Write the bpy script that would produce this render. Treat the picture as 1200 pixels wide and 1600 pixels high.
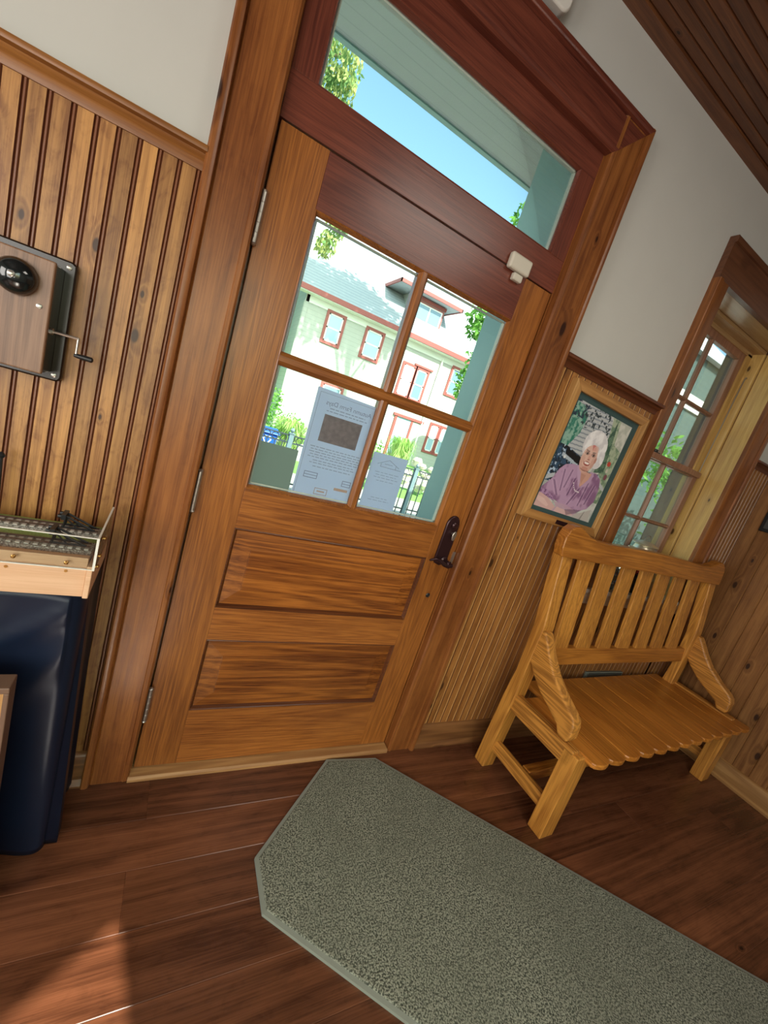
import bpy, bmesh, math, random
import numpy as np
from mathutils import Vector, Matrix
random.seed(7)
for o in list(bpy.data.objects): bpy.data.objects.remove(o)
SC = bpy.context.scene
COL = SC.collection
PI = math.pi
# ------------------------------------------------------------------ camera
CAM = (-0.09883855, -1.36736358, 1.47442471)
R = [[0.85979011, -0.40885588, 0.30593765],
     [0.18034428, -0.3173889, -0.93098884],
     [0.47774148, 0.8556291, -0.19915302]]
cd = bpy.data.cameras.new('camera'); cam = bpy.data.objects.new('camera', cd); COL.objects.link(cam)
cam.matrix_world = Matrix(((R[0][0], -R[1][0], -R[2][0], CAM[0]), (R[0][1], -R[1][1], -R[2][1], CAM[1]), (R[0][2], -R[1][2], -R[2][2], CAM[2]), (0, 0, 0, 1)))
cd.sensor_fit = 'HORIZONTAL'; cd.sensor_width = 36; cd.lens = 642.194 / 1200 * 36; cd.clip_start = 0.02
cam.rotation_mode = 'QUATERNION'
SC.camera = cam
# ------------------------------------------------------------------ exposure, sky, sun, window light
vs = SC.view_settings
vs.view_transform = 'Standard'; vs.look = 'None'; vs.exposure = 0.0; vs.gamma = 1; vs.use_curve_mapping = False
w = bpy.data.worlds.new('sky'); SC.world = w; w.use_nodes = True
nt = w.node_tree; nt.nodes.clear()
wo = nt.nodes.new('ShaderNodeOutputWorld'); bg = nt.nodes.new('ShaderNodeBackground'); sk = nt.nodes.new('ShaderNodeTexSky')
sk.sky_type = 'NISHITA'; sk.sun_disc = False; sk.sun_elevation = math.radians(42); sk.sun_rotation = math.radians(190)
sk.air_density = 1.0; sk.dust_density = 2.5; sk.ozone_density = 1.0
bg.inputs['Strength'].default_value = 0.40
tint = nt.nodes.new('ShaderNodeVectorMath'); tint.operation = 'MULTIPLY'; tint.inputs[1].default_value = (1.0, 1.24, 1.08)
nt.links.new(sk.outputs[0], tint.inputs[0]); nt.links.new(tint.outputs[0], bg.inputs[0]); nt.links.new(bg.outputs[0], wo.inputs[0])
SUN_EL = math.radians(42)
sdir = Vector((-0.185 * math.cos(SUN_EL), 0.983 * math.cos(SUN_EL), -math.sin(SUN_EL)))
sl = bpy.data.lights.new('sun', 'SUN'); sl.energy = 12.5; sl.angle = math.radians(0.55); sl.color = (1, .93, .82)
so = bpy.data.objects.new('sun', sl); COL.objects.link(so); so.location = (2, -8, 12)
so.rotation_euler = sdir.to_track_quat('-Z', 'Y').to_euler()

def area(name, loc, target, sx, sy, e, col):
    l = bpy.data.lights.new(name, 'AREA'); l.shape = 'RECTANGLE'; l.size = sx; l.size_y = sy; l.energy = e; l.color = col
    o = bpy.data.objects.new(name, l); COL.objects.link(o); o.location = loc
    o.rotation_euler = (Vector(target) - Vector(loc)).to_track_quat('-Z', 'Y').to_euler()
    return o
area('window_light_back', (-1.45, -3.35, 1.45), (0.2, 0, 1.1), 1.8, 1.9, 76, (1.0, .97, .91))
area('window_light_left', (-2.45, -1.7, 1.5), (0.2, -1.2, 1.1), 1.2, 1.5, 40, (1.0, .96, .90))
area('ceiling_light', (1.3, -1.9, 2.96), (1.3, -1.9, 0), .9, .9, 20, (1.0, .93, .82))  # added fill light, no ceiling lamp is known here

# ------------------------------------------------------------------ materials
MATS = {}
def new_mat(name):
    m = bpy.data.materials.new(name); m.use_nodes = True; nt = m.node_tree; nt.nodes.clear()
    out = nt.nodes.new('ShaderNodeOutputMaterial'); MATS[name] = m
    return m, nt, out
def N(nt, t, **k):
    n = nt.nodes.new(t)
    for a, b in k.items(): setattr(n, a, b)
    return n
def math_(nt, op, a, b=None, clamp=False):
    n = N(nt, 'ShaderNodeMath', operation=op, use_clamp=clamp)
    for i, v in enumerate((a, b)):
        if v is None: continue
        if isinstance(v, (int, float)): n.inputs[i].default_value = v
        else: nt.links.new(v, n.inputs[i])
    return n.outputs[0]
def mixc(nt, f, a, b, mode='MIX'):
    n = N(nt, 'ShaderNodeMix', data_type='RGBA', blend_type=mode)
    for i, v in ((0, f), (6, a), (7, b)):
        if isinstance(v, (int, float)): n.inputs[i].default_value = v
        elif isinstance(v, tuple): n.inputs[i].default_value = (*v[:3], 1)
        else: nt.links.new(v, n.inputs[i])
    return n.outputs[2]
def remap(nt, v, a, b, c=0.0, d=1.0, smooth=True):
    n = N(nt, 'ShaderNodeMapRange'); n.clamp = True
    if smooth: n.interpolation_type = 'SMOOTHSTEP'
    nt.links.new(v, n.inputs[0])
    for i, x in zip((1, 2, 3, 4), (a, b, c, d)): n.inputs[i].default_value = x
    return n.outputs[0]
def flat(name, col, rough=.5, metal=0, spec=.5, noise=0, nscale=30, bump=0, coat=0, emit=None):
    m, nt, out = new_mat(name); p = N(nt, 'ShaderNodeBsdfPrincipled')
    p.inputs['Base Color'].default_value = (*col, 1); p.inputs['Roughness'].default_value = rough
    p.inputs['Metallic'].default_value = metal; p.inputs['Specular IOR Level'].default_value = spec
    p.inputs['Coat Weight'].default_value = coat; p.inputs['Coat Roughness'].default_value = .1
    if noise or bump:
        tc = N(nt, 'ShaderNodeTexCoord'); ns = N(nt, 'ShaderNodeTexNoise'); ns.inputs['Scale'].default_value = nscale; ns.inputs['Detail'].default_value = 4
        nt.links.new(tc.outputs['Object'], ns.inputs['Vector'])
        if noise:
            c = mixc(nt, ns.outputs['Fac'], tuple(x * (1 - noise) for x in col), tuple(min(1, x * (1 + noise)) for x in col))
            nt.links.new(c, p.inputs['Base Color'])
        if bump:
            b = N(nt, 'ShaderNodeBump'); b.inputs['Strength'].default_value = bump; b.inputs['Distance'].default_value = .002
            nt.links.new(ns.outputs['Fac'], b.inputs['Height']); nt.links.new(b.outputs[0], p.inputs['Normal'])
    nt.links.new(p.outputs[0], out.inputs[0])
    return m
def wood(name, dark, light, axis='z', ring=16, knots=.0, rough=.38, tone=.25, scale=1.0, ringmix=.55, coat=0.0, blotch=.25, fine=.5, flatax=None, mott=.0):
    m, nt, out = new_mat(name)
    ai = 'xyz'.index(axis)
    tc = N(nt, 'ShaderNodeTexCoord'); at = N(nt, 'ShaderNodeAttribute', attribute_name='rnd')
    r = at.outputs['Fac']
    cx = N(nt, 'ShaderNodeCombineXYZ')
    for i, k in enumerate((3.7, 5.1, 9.3)): nt.links.new(math_(nt, 'MULTIPLY', r, k), cx.inputs[i])
    add = N(nt, 'ShaderNodeVectorMath', operation='ADD'); nt.links.new(tc.outputs['Object'], add.inputs[0]); nt.links.new(cx.outputs[0], add.inputs[1])
    def mapped(across, along):
        mp = N(nt, 'ShaderNodeMapping'); s = [across * scale] * 3; s[ai] = along * scale
        mp.inputs['Scale'].default_value = s; nt.links.new(add.outputs[0], mp.inputs['Vector']); return mp.outputs[0]
    def noise(vec, det=3, dist=0.0, rgh=.5):
        n = N(nt, 'ShaderNodeTexNoise'); n.inputs['Scale'].default_value = 1; n.inputs['Detail'].default_value = det
        n.inputs['Distortion'].default_value = dist; n.inputs['Roughness'].default_value = rgh
        nt.links.new(vec, n.inputs['Vector']); return n.outputs['Fac']
    nA = noise(mapped(11, .55), 1.5, .25)
    nF = noise(mapped(330, 9), 2, .2)
    nB = noise(mapped(5, 2.2), 3, .4)
    rin = math_(nt, 'MULTIPLY', nA, ring * 6.28)
    if knots:
        v = N(nt, 'ShaderNodeTexVoronoi'); v.inputs['Scale'].default_value = 1
        mk = mapped(9.5, 4.4)
        if flatax:
            fi = 'xyz'.index(flatax); oi = 3 - fi - ai; v.voronoi_dimensions = '2D'
            sp = N(nt, 'ShaderNodeSeparateXYZ'); nt.links.new(mk, sp.inputs[0]); cb = N(nt, 'ShaderNodeCombineXYZ')
            nt.links.new(sp.outputs[oi], cb.inputs[0]); nt.links.new(sp.outputs[ai], cb.inputs[1]); mk = cb.outputs[0]
        nt.links.new(mk, v.inputs['Vector'])
        sep = N(nt, 'ShaderNodeSeparateColor'); nt.links.new(v.outputs['Color'], sep.inputs[0])
        on = math_(nt, 'GREATER_THAN', sep.outputs[0], 1 - knots)
        size = math_(nt, 'MULTIPLY_ADD', sep.outputs[1], 1.0); 
        nd = N(nt, 'ShaderNodeMath', operation='DIVIDE'); nt.links.new(v.outputs['Distance'], nd.inputs[0])
        sz = N(nt, 'ShaderNodeMapRange'); nt.links.new(sep.outputs[1], sz.inputs[0]); sz.inputs[3].default_value = .25; sz.inputs[4].default_value = .95
        nt.links.new(sz.outputs[0], nd.inputs[1]); dist = nd.outputs[0]
        core = math_(nt, 'MULTIPLY', remap(nt, dist, .13, .075), on)
        halo = math_(nt, 'MULTIPLY', remap(nt, dist, .42, .05), on)
        rin = math_(nt, 'ADD', rin, math_(nt, 'MULTIPLY', halo, 9))
    rings = math_(nt, 'MULTIPLY_ADD', math_(nt, 'SINE', rin), .5); rings.node.inputs[2].default_value = .5
    rings = math_(nt, 'POWER', rings, 1.6)
    f = math_(nt, 'MULTIPLY', rings, ringmix)
    f = math_(nt, 'ADD', f, math_(nt, 'MULTIPLY', remap(nt, nF, .3, .7), fine * .6))
    f = math_(nt, 'ADD', f, math_(nt, 'MULTIPLY', remap(nt, nB, .35, .65), blotch), True)
    if mott:
        nM = noise(mapped(38, 17), 4, .8, .65)
        f = math_(nt, 'SUBTRACT', f, math_(nt, 'MULTIPLY', remap(nt, nM, .45, .75), mott), True)
    col = mixc(nt, f, dark, light)
    tn = N(nt, 'ShaderNodeMapRange'); nt.links.new(math_(nt, 'FRACT', math_(nt, 'MULTIPLY', r, 7.77)), tn.inputs[0]); tn.inputs[3].default_value = 1 - tone; tn.inputs[4].default_value = 1 + tone
    vm = N(nt, 'ShaderNodeVectorMath', operation='SCALE'); nt.links.new(col, vm.inputs[0]); nt.links.new(tn.outputs[0], vm.inputs['Scale'])
    col = vm.outputs[0]
    if knots:
        col = mixc(nt, math_(nt, 'MULTIPLY', halo, .45), col, tuple(x * .55 for x in dark))
        col = mixc(nt, core, col, (dark[0] * .22, dark[1] * .2, dark[2] * .25))
    p = N(nt, 'ShaderNodeBsdfPrincipled'); nt.links.new(col, p.inputs['Base Color'])
    p.inputs['Roughness'].default_value = rough; p.inputs['Coat Weight'].default_value = coat; p.inputs['Coat Roughness'].default_value = .22
    b = N(nt, 'ShaderNodeBump'); b.inputs['Strength'].default_value = .18; b.inputs['Distance'].default_value = .001
    nt.links.new(nF, b.inputs['Height']); nt.links.new(b.outputs[0], p.inputs['Normal'])
    nt.links.new(p.outputs[0], out.inputs[0])
    return m
def glass(name, tint=(1, 1, 1), refl=1.0):
    m, nt, out = new_mat(name)
    t = N(nt, 'ShaderNodeBsdfTransparent'); t.inputs[0].default_value = (*tint, 1)
    g = N(nt, 'ShaderNodeBsdfGlossy'); g.inputs['Roughness'].default_value = .02
    fr = N(nt, 'ShaderNodeFresnel'); fr.inputs[0].default_value = 1.45
    mx = N(nt, 'ShaderNodeMixShader'); nt.links.new(math_(nt, 'MULTIPLY', fr.outputs[0], refl, True), mx.inputs[0])
    nt.links.new(t.outputs[0], mx.inputs[1]); nt.links.new(g.outputs[0], mx.inputs[2]); nt.links.new(mx.outputs[0], out.inputs[0])
    return m
def leafy(name, c1, c2, scale=3):
    m, nt, out = new_mat(name)
    tc = N(nt, 'ShaderNodeTexCoord'); ns = N(nt, 'ShaderNodeTexNoise'); ns.inputs['Scale'].default_value = scale
    nt.links.new(tc.outputs['Object'], ns.inputs['Vector'])
    c = mixc(nt, remap(nt, ns.outputs['Fac'], .35, .65), c1, c2)
    d = N(nt, 'ShaderNodeBsdfDiffuse'); t = N(nt, 'ShaderNodeBsdfTranslucent'); mx = N(nt, 'ShaderNodeMixShader'); mx.inputs[0].default_value = .4
    nt.links.new(c, d.inputs[0]); nt.links.new(c, t.inputs[0]); nt.links.new(d.outputs[0], mx.inputs[1]); nt.links.new(t.outputs[0], mx.inputs[2]); nt.links.new(mx.outputs[0], out.inputs[0])
    return m

M = {}
M['bead_pine'] = wood('honey pine beadboard', (.22, .085, .020), (.60, .305, .090), 'z', 9, .42, .40, .20, ringmix=.32, blotch=.30, flatax='y', mott=.35)
M['bead_groove'] = flat('dark stained groove', (.10, .026, .010), .45)
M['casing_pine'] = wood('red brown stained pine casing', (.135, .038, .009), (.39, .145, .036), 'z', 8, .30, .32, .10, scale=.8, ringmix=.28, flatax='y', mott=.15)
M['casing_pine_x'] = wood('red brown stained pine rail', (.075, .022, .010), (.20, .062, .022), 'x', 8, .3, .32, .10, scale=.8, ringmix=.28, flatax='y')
M['door_v'] = wood('door fir upright grain', (.150, .044, .009), (.41, .145, .028), 'z', 15, 0, .30, .06, ringmix=.30, coat=.15, fine=.8)
M['door_h'] = wood('door fir level grain', (.150, .042, .009), (.41, .145, .028), 'x', 15, 0, .30, .08, ringmix=.30, coat=.15, fine=.8)
M['door_panel'] = wood('door panel grain', (.085, .018, .004), (.39, .130, .022), 'x', 10, 0, .28, .10, ringmix=.45, coat=.15, fine=.7)
M['oak_z'] = wood('golden oak upright', (.30, .105, .016), (.66, .300, .055), 'z', 14, 0, .34, .08, ringmix=.45, fine=.8)
M['oak_x'] = wood('golden oak lengthwise', (.24, .075, .010), (.52, .205, .032), 'x', 14, 0, .32, .08, ringmix=.45, fine=.8)
M['oak_y'] = wood('golden oak seat', (.30, .092, .011), (.58, .225, .034), 'y', 12, 0, .28, .14, ringmix=.4, fine=.8)
M['oak_yl'] = wood('golden oak side rail', (.22, .080, .014), (.62, .275, .052), 'y', 16, 0, .32, .06, ringmix=.7, fine=.8)
M['floor'] = wood('hickory plank floor', (.055, .019, .009), (.185, .068, .030), 'x', 7, .03, .25, .22, scale=.75, ringmix=.38, blotch=.45, flatax='z', mott=.2)
M['jamb'] = wood('pale pine window jamb', (.42, .24, .065), (.74, .50, .17), 'z', 6, .35, .33, .05, ringmix=.25, flatax='x')
M['sash'] = wood('rosy brown window sash', (.22, .10, .055), (.36, .18, .105), 'z', 9, 0, .4, .08)
M['right_pine'] = wood('brown pine wall planks', (.17, .066, .018), (.42, .20, .065), 'z', 8, .40, .40, .16, scale=.7, ringmix=.33, flatax='x', mott=.15)
M['base_pine'] = wood('light pine skirting', (.26, .12, .035), (.46, .25, .085), 'y', 8, .2, .4, .1)
M['ceil_pine'] = wood('dark pine ceiling boards', (.075, .024, .009), (.185, .070, .024), 'x', 8, .25, .42, .15, ringmix=.3, flatax='z')
M['thresh'] = wood('raw oak threshold', (.27, .125, .042), (.46, .25, .095), 'x', 10, 0, .5, .05)
M['frame_pine'] = wood('pale oak picture frame', (.36, .17, .048), (.56, .31, .105), 'z', 9, 0, .38, .06)
M['tray_pine'] = wood('pale tan planed pine', (.62, .36, .20), (.80, .53, .33), 'x', 6, .0, .5, .04, ringmix=.25)
M['phone_oak'] = wood('grey brown oak', (.115, .055, .028), (.25, .135, .075), 'z', 12, 0, .4, .04, fine=.8)
M['phone_dark'] = flat('black brown stained wood', (.018, .010, .007), .22, noise=.3)
M['board_pine'] = wood('golden pine board', (.42, .22, .075), (.62, .37, .145), 'z', 7, .25, .4, .04, ringmix=.3)
M['board_edge'] = flat('matt brown edge', (.16, .09, .055), .5)
M['plaster'] = flat('off white plaster', (.565, .56, .515), .75, noise=.03, nscale=8, bump=.08)
M['black_iron'] = flat('black metal', (.012, .013, .014), .35)
M['bell'] = flat('black enamel bell', (.006, .010, .011), .12, coat=.6)
M['steel'] = flat('worn steel', (.50, .47, .42), .32, .9)
M['brass'] = flat('brass', (.55, .32, .10), .3, 1)
M['bronze'] = flat('oil rubbed bronze', (.050, .022, .024), .25, .55)
M['white_plastic'] = flat('ivory plastic', (.62, .58, .48), .4)
M['white_box'] = flat('white plastic housing', (.72, .70, .64), .4)
M['head_red'] = wood('dark red stained wood', (.085, .020, .013), (.215, .058, .032), 'x', 12, 0, .3, .05, ringmix=.25, coat=.15, fine=.7)  # lens flare around the transom put into the wood as a redder colour
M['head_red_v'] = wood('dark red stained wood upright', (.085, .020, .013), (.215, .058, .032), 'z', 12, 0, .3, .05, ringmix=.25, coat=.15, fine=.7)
M['moulding_dark'] = wood('dark stained moulding', (.050, .014, .005), (.16, .048, .012), 'x', 14, 0, .3, .04, ringmix=.3)
M['paper'] = None
M['rug'] = None
# rug
m, nt, out = new_mat('grey green loop pile'); tc = N(nt, 'ShaderNodeTexCoord')
v = N(nt, 'ShaderNodeTexNoise'); v.inputs['Scale'].default_value = 210; v.inputs['Detail'].default_value = 2; nt.links.new(tc.outputs['Object'], v.inputs['Vector'])
n2 = N(nt, 'ShaderNodeTexNoise'); n2.inputs['Scale'].default_value = 4; nt.links.new(tc.outputs['Object'], n2.inputs['Vector'])
c = mixc(nt, remap(nt, v.outputs['Fac'], .36, .64), (.052, .060, .047), (.33, .345, .27)); c = mixc(nt, remap(nt, n2.outputs['Fac'], .3, .7, 0, .3), c, (.13, .14, .105))
p = N(nt, 'ShaderNodeBsdfPrincipled'); p.inputs['Roughness'].default_value = .95; p.inputs['Specular IOR Level'].default_value = .1; nt.links.new(c, p.inputs['Base Color'])
b = N(nt, 'ShaderNodeBump'); b.inputs['Strength'].default_value = .8; b.inputs['Distance'].default_value = .004; nt.links.new(v.outputs['Fac'], b.inputs['Height']); nt.links.new(b.outputs[0], p.inputs['Normal'])
nt.links.new(p.outputs[0], out.inputs[0]); M['rug'] = m
M['rug_edge'] = flat('grey rug binding', (.22, .24, .20), .8)
M['cloth'] = flat('navy black satin cloth', (.006, .011, .026), .38, spec=.28, noise=.3, nscale=5)
M['pane'] = glass('clear window glass', (.95, .99, .98), .45)
M['acrylic'] = glass('clear acrylic', (.97, .99, .98), 1.0)
M['acrylic_edge'] = flat('acrylic edge', (.75, .74, .66), .2)
M['bead_light'] = flat('pale glazing bead', (.62, .60, .52), .5)
M['teal'] = flat('teal green painted trim', (.33, .46, .43), .5, noise=.08, nscale=4)
M['soffit'] = None
M['stone'] = flat('dark grey masonry', (.11, .115, .115), .9, noise=.35, nscale=45, bump=.6)
M['concrete'] = flat('pale concrete', (.42, .41, .38), .9, noise=.1, nscale=5)
M['lawn'] = flat('lawn', (.16, .34, .07), .95, noise=.4, nscale=25)
M['siding'] = None
M['red_trim'] = flat('brick red painted trim', (.30, .075, .065), .5)
M['white_trim'] = flat('white painted sash', (.75, .75, .72), .5)
M['house_glass'] = flat('house window glass', (.16, .26, .34), .08, spec=.9)
M['curtain_glass'] = flat('house window glass with pale blind', (.34, .48, .58), .12, spec=.9)
M['iron_fence'] = flat('dark iron fence paint', (.035, .05, .055), .4)
M['post_grey'] = flat('blue grey iron post', (.14, .21, .23), .4)
M['bin_blue'] = flat('blue plastic bin', (.01, .09, .45), .4)
M['bark'] = flat('grey bark', (.16, .12, .09), .9, noise=.3)
M['leaf_yellow'] = leafy('sunlit yellow green leaves', (.14, .27, .10), (.50, .54, .20), 5)  # leaves mottled from green to yellow by noise
M['leaf'] = leafy('green leaves', (.07, .20, .04), (.20, .42, .09), 4)
M['grass'] = leafy('grass blades', (.22, .42, .08), (.50, .66, .25), 3)
def papery(name, col, tr):
    m, nt, out = new_mat(name); d = N(nt, 'ShaderNodeBsdfDiffuse'); t = N(nt, 'ShaderNodeBsdfTranslucent'); mx = N(nt, 'ShaderNodeMixShader'); mx.inputs[0].default_value = tr
    d.inputs[0].default_value = t.inputs[0].default_value = (*col, 1); nt.links.new(d.outputs[0], mx.inputs[1]); nt.links.new(t.outputs[0], mx.inputs[2]); nt.links.new(mx.outputs[0], out.inputs[0]); return m
def striped(name, c1, c2, axis, period, sharp=.12, rough=.7, noise=.05):
    m, nt, out = new_mat(name); tc = N(nt, 'ShaderNodeTexCoord'); s = N(nt, 'ShaderNodeSeparateXYZ'); nt.links.new(tc.outputs['Object'], s.inputs[0])
    f = math_(nt, 'FRACT', math_(nt, 'DIVIDE', s.outputs['xyz'.index(axis)], period))
    g = remap(nt, f, 0, sharp); ns = N(nt, 'ShaderNodeTexNoise'); ns.inputs['Scale'].default_value = 6; nt.links.new(tc.outputs['Object'], ns.inputs['Vector'])
    c = mixc(nt, g, c1, c2); c = mixc(nt, math_(nt, 'MULTIPLY', ns.outputs['Fac'], noise * 4), c, tuple(x * .6 for x in c2))
    p = N(nt, 'ShaderNodeBsdfPrincipled'); p.inputs['Roughness'].default_value = rough; nt.links.new(c, p.inputs['Base Color']); nt.links.new(p.outputs[0], out.inputs[0]); return m
M['siding'] = striped('cream clapboard', (.30, .305, .28), (.43, .44, .40), 'z', .17)
M['shingle'] = striped('grey shingles', (.24, .27, .29), (.40, .44, .46), 'z', .14, .3, .9, .12)
M['soffit'] = striped('sage painted soffit boards', (.44, .43, .41), (.54, .53, .50), 'y', .085, .12)
M['teal_siding'] = striped('teal clapboard', (.022, .042, .040), (.05, .088, .083), 'z', .14)  # clapboard colour darkened to carry the shade on this house

# ------------------------------------------------------------------ mesh helpers
class MB:
    def __init__(s): s.v = []; s.f = []; s.m = []; s.r = []; s.cur = random.random()
    def rnd(s, r=None): s.cur = random.random() if r is None else r; return s
    def add(s, verts, faces, mi=0):
        b = len(s.v); s.v += [tuple(v) for v in verts]
        for f in faces: s.f.append([b + i for i in f]); s.m.append(mi); s.r.append(s.cur)
        return s
    def box(s, x0, x1, y0, y1, z0, z1, mi=0):
        if x0 > x1: x0, x1 = x1, x0
        if y0 > y1: y0, y1 = y1, y0
        if z0 > z1: z0, z1 = z1, z0
        v = [(x, y, z) for z in (z0, z1) for y in (y0, y1) for x in (x0, x1)]
        return s.add(v, [(0, 2, 3, 1), (4, 5, 7, 6), (0, 1, 5, 4), (2, 6, 7, 3), (0, 4, 6, 2), (1, 3, 7, 5)], mi)
    def prism(s, poly, axis, a0, a1, mi=0):
        """poly in the two other axes (cyclic order x:(y,z) y:(x,z) z:(x,y))"""
        def P(a, p):
            return {'x': (a, p[0], p[1]), 'y': (p[0], a, p[1]), 'z': (p[0], p[1], a)}[axis]
        n = len(poly); v = [P(a0, p) for p in poly] + [P(a1, p) for p in poly]
        area_ = sum(poly[i][0] * poly[(i + 1) % n][1] - poly[(i + 1) % n][0] * poly[i][1] for i in range(n))
        flip = (area_ > 0) != (a1 > a0)
        if axis == 'y': flip = not flip
        A = list(range(n)); F = [A[::-1], [n + i for i in A]] + [(i, (i + 1) % n, n + (i + 1) % n, n + i) for i in A]
        if flip: F = [f[::-1] for f in map(list, F)]
        return s.add(v, [list(f) for f in F], mi)
    def tube(s, pts, r, n=8, mi=0, cap=True):
        pts = [Vector(p) for p in pts]; rs = r if isinstance(r, (list, tuple)) else [r] * len(pts)
        vs_ = []; fs = []
        up = None
        for i, p in enumerate(pts):
            t = (pts[min(i + 1, len(pts) - 1)] - pts[max(i - 1, 0)]).normalized()
            if up is None: up = Vector((0, 0, 1)) if abs(t.z) < .9 else Vector((1, 0, 0))
            a = t.cross(up).normalized(); b = a.cross(t).normalized(); up = b
            for k in range(n):
                an = 2 * PI * k / n; vs_.append(p + a * math.cos(an) * rs[i] + b * math.sin(an) * rs[i])
        for i in range(len(pts) - 1):
            for k in range(n):
                k2 = (k + 1) % n; fs.append((i * n + k, i * n + k2, (i + 1) * n + k2, (i + 1) * n + k))
        if cap: fs.append(list(range(n))[::-1]); fs.append([(len(pts) - 1) * n + k for k in range(n)])
        return s.add(vs_, fs, mi)
    def lathe(s, prof, c, axis='z', n=24, mi=0):
        """prof: (radius, height) pairs; axis '-y' points to the room"""
        vs_ = []; fs = []; c = Vector(c)
        for r, h in prof:
            for k in range(n):
                a = 2 * PI * k / n; u, v = r * math.cos(a), r * math.sin(a)
                vs_.append(c + {'z': Vector((u, v, h)), '-y': Vector((u, -h, v)), '-x': Vector((-h, u, v)), 'x': Vector((h, u, v))}[axis])
        for i in range(len(prof) - 1):
            for k in range(n):
                k2 = (k + 1) % n; f = (i * n + k, i * n + k2, (i + 1) * n + k2, (i + 1) * n + k)
                fs.append(f if axis in ('z', '-y') else f[::-1])
        fs.append(list(range(n))[::-1]); fs.append([(len(prof) - 1) * n + k for k in range(n)])
        return s.add(vs_, fs, mi)
    def torus(s, c, R_, r, normal='y', n=20, m=5, mi=0):
        pts = []
        for k in range(n + 1):
            a = 2 * PI * k / n; u, v = R_ * math.cos(a), R_ * math.sin(a)
            pts.append({'y': (c[0] + u, c[1], c[2] + v), 'z': (c[0] + u, c[1] + v, c[2]), 'x': (c[0], c[1] + u, c[2] + v)}[normal])
        return s.tube(pts, r, m, mi, False)
    def quad(s, a, b, c, d, mi=0): return s.add([a, b, c, d], [(0, 1, 2, 3)], mi)
    def build(s, name, mats, parent=None, bev=0, smooth=False, seg=2, loc=None):
        me = bpy.data.meshes.new(name); o = bpy.data.objects.new(name, me); COL.objects.link(o)
        off = Vector(loc) if loc else Vector((0, 0, 0))
        me.from_pydata([tuple(Vector(v) - off) for v in s.v], [], s.f)
        if loc: o.location = loc
        if not isinstance(mats, (list, tuple)): mats = [mats]
        for m_ in mats: me.materials.append(M[m_] if isinstance(m_, str) else m_)
        me.polygons.foreach_set('material_index', s.m)
        at = me.attributes.new('rnd', 'FLOAT', 'FACE'); at.data.foreach_set('value', s.r)
        if smooth:
            me.polygons.foreach_set('use_smooth', [True] * len(s.f))
            me.set_sharp_from_angle(angle=math.radians(38))
        me.update()
        if bev:
            b = o.modifiers.new('bevel', 'BEVEL'); b.width = bev; b.segments = seg; b.limit_method = 'ANGLE'; b.angle_limit = math.radians(35)
        if parent: 
            o.parent = parent
            if loc is None: o.matrix_parent_inverse = parent_inv(parent)
        return o
def parent_inv(p):
    """meshes are built in place (their world matrix is the identity), so only an Empty's own place is undone"""
    if p.type != 'EMPTY': return Matrix.Identity(4)
    return (Matrix.Translation(p.location) @ p.rotation_euler.to_matrix().to_4x4()).inverted()
def tag(o, label, cat, group=None, kind=None):
    o['label'] = label; o['category'] = cat
    if group: o['group'] = group
    if kind: o['kind'] = kind
    return o
def empty(name, loc, label=None, cat=None, group=None, kind=None):
    o = bpy.data.objects.new(name, None); COL.objects.link(o); o.location = loc; o.empty_display_size = .1
    if label: tag(o, label, cat, group)
    if kind: o['kind'] = kind
    return o
def struct(o): o['kind'] = 'structure'; return o

# ================================================================== SETTING
XL, XR, YB, H = -2.6, 3.37, -3.45, 3.02
# floor: planks along x
mb = MB(); ROW = .1555; y1 = 0.02; k = 0
joints = {0: [.75, -1.2], 1: [.06, 1.62], 2: [-.9, .95, 2.6], 3: [.019, 1.9], 4: [.546, -.7, 2.25], 5: [-.2, 1.25, 2.9]}
mb.rnd().box(XL, XR, YB, .04, -.03, -.004)
while y1 > YB:
    ytop = .02 - .055 - ROW * (k - 1) if k > 0 else .04
    ybot = .02 - .055 - ROW * k
    J = joints.get(k, [random.uniform(-2, 3), random.uniform(-2, 3)])
    xs = [XL] + sorted(j for j in J if XL < j < XR) + [XR]
    for a, b in zip(xs[:-1], xs[1:]):
        mb.rnd(); g = .0016
        mb.add([(a + g, ybot + g, 0), (b - g, ybot + g, 0), (b - g, ytop - g, 0), (a + g, ytop - g, 0), (a, ybot, -.0010), (b, ybot, -.0010), (b, ytop, -.0010), (a, ytop, -.0010)],
               [(0, 1, 2, 3), (4, 5, 1, 0), (5, 6, 2, 1), (6, 7, 3, 2), (7, 4, 0, 3)])
    k += 1; y1 = ybot
struct(mb.build('floor', 'floor'))
# front wall
DX0, DX1, DZ = -.055, 1.12, 2.70
WX0, WX1, WZ0, WZ1 = 2.02, 2.94, .90, 2.62
mb = MB()
mb.box(XL, DX0, 0, .10, -.02, H); mb.box(DX0, DX1, 0, .10, DZ, H); mb.box(DX1, WX0, 0, .10, -.02, H)
mb.box(WX0, WX1, 0, .10, WZ1, H); mb.box(WX0, WX1, 0, .10, -.02, WZ0); mb.box(WX1, XR + .1, 0, .10, -.02, H)
wf = struct(mb.build('wall_front', 'plaster'))
mb = MB(); TD = 2.96
mb.box(XL, -.06, .10, .46, -.1, 3.43); mb.box(-.06, 1.12, .10, .46, TD, 3.6)
mb.box(1.12, 1.28, .10, .46, -.1, 3.43, 0)
mb.box(1.28, 1.90, .10, .46, -.1, 3.43, 0); mb.box(1.90, 1.97, .10, .305, -.1, 3.43, 0); mb.box(1.97, 2.97, .10, .305, 2.66, 3.6); mb.box(1.97, 2.97, .10, .305, -.1, .93)
mb.box(2.97, 3.8, .10, .305, -.1, 3.43, 1)
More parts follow.
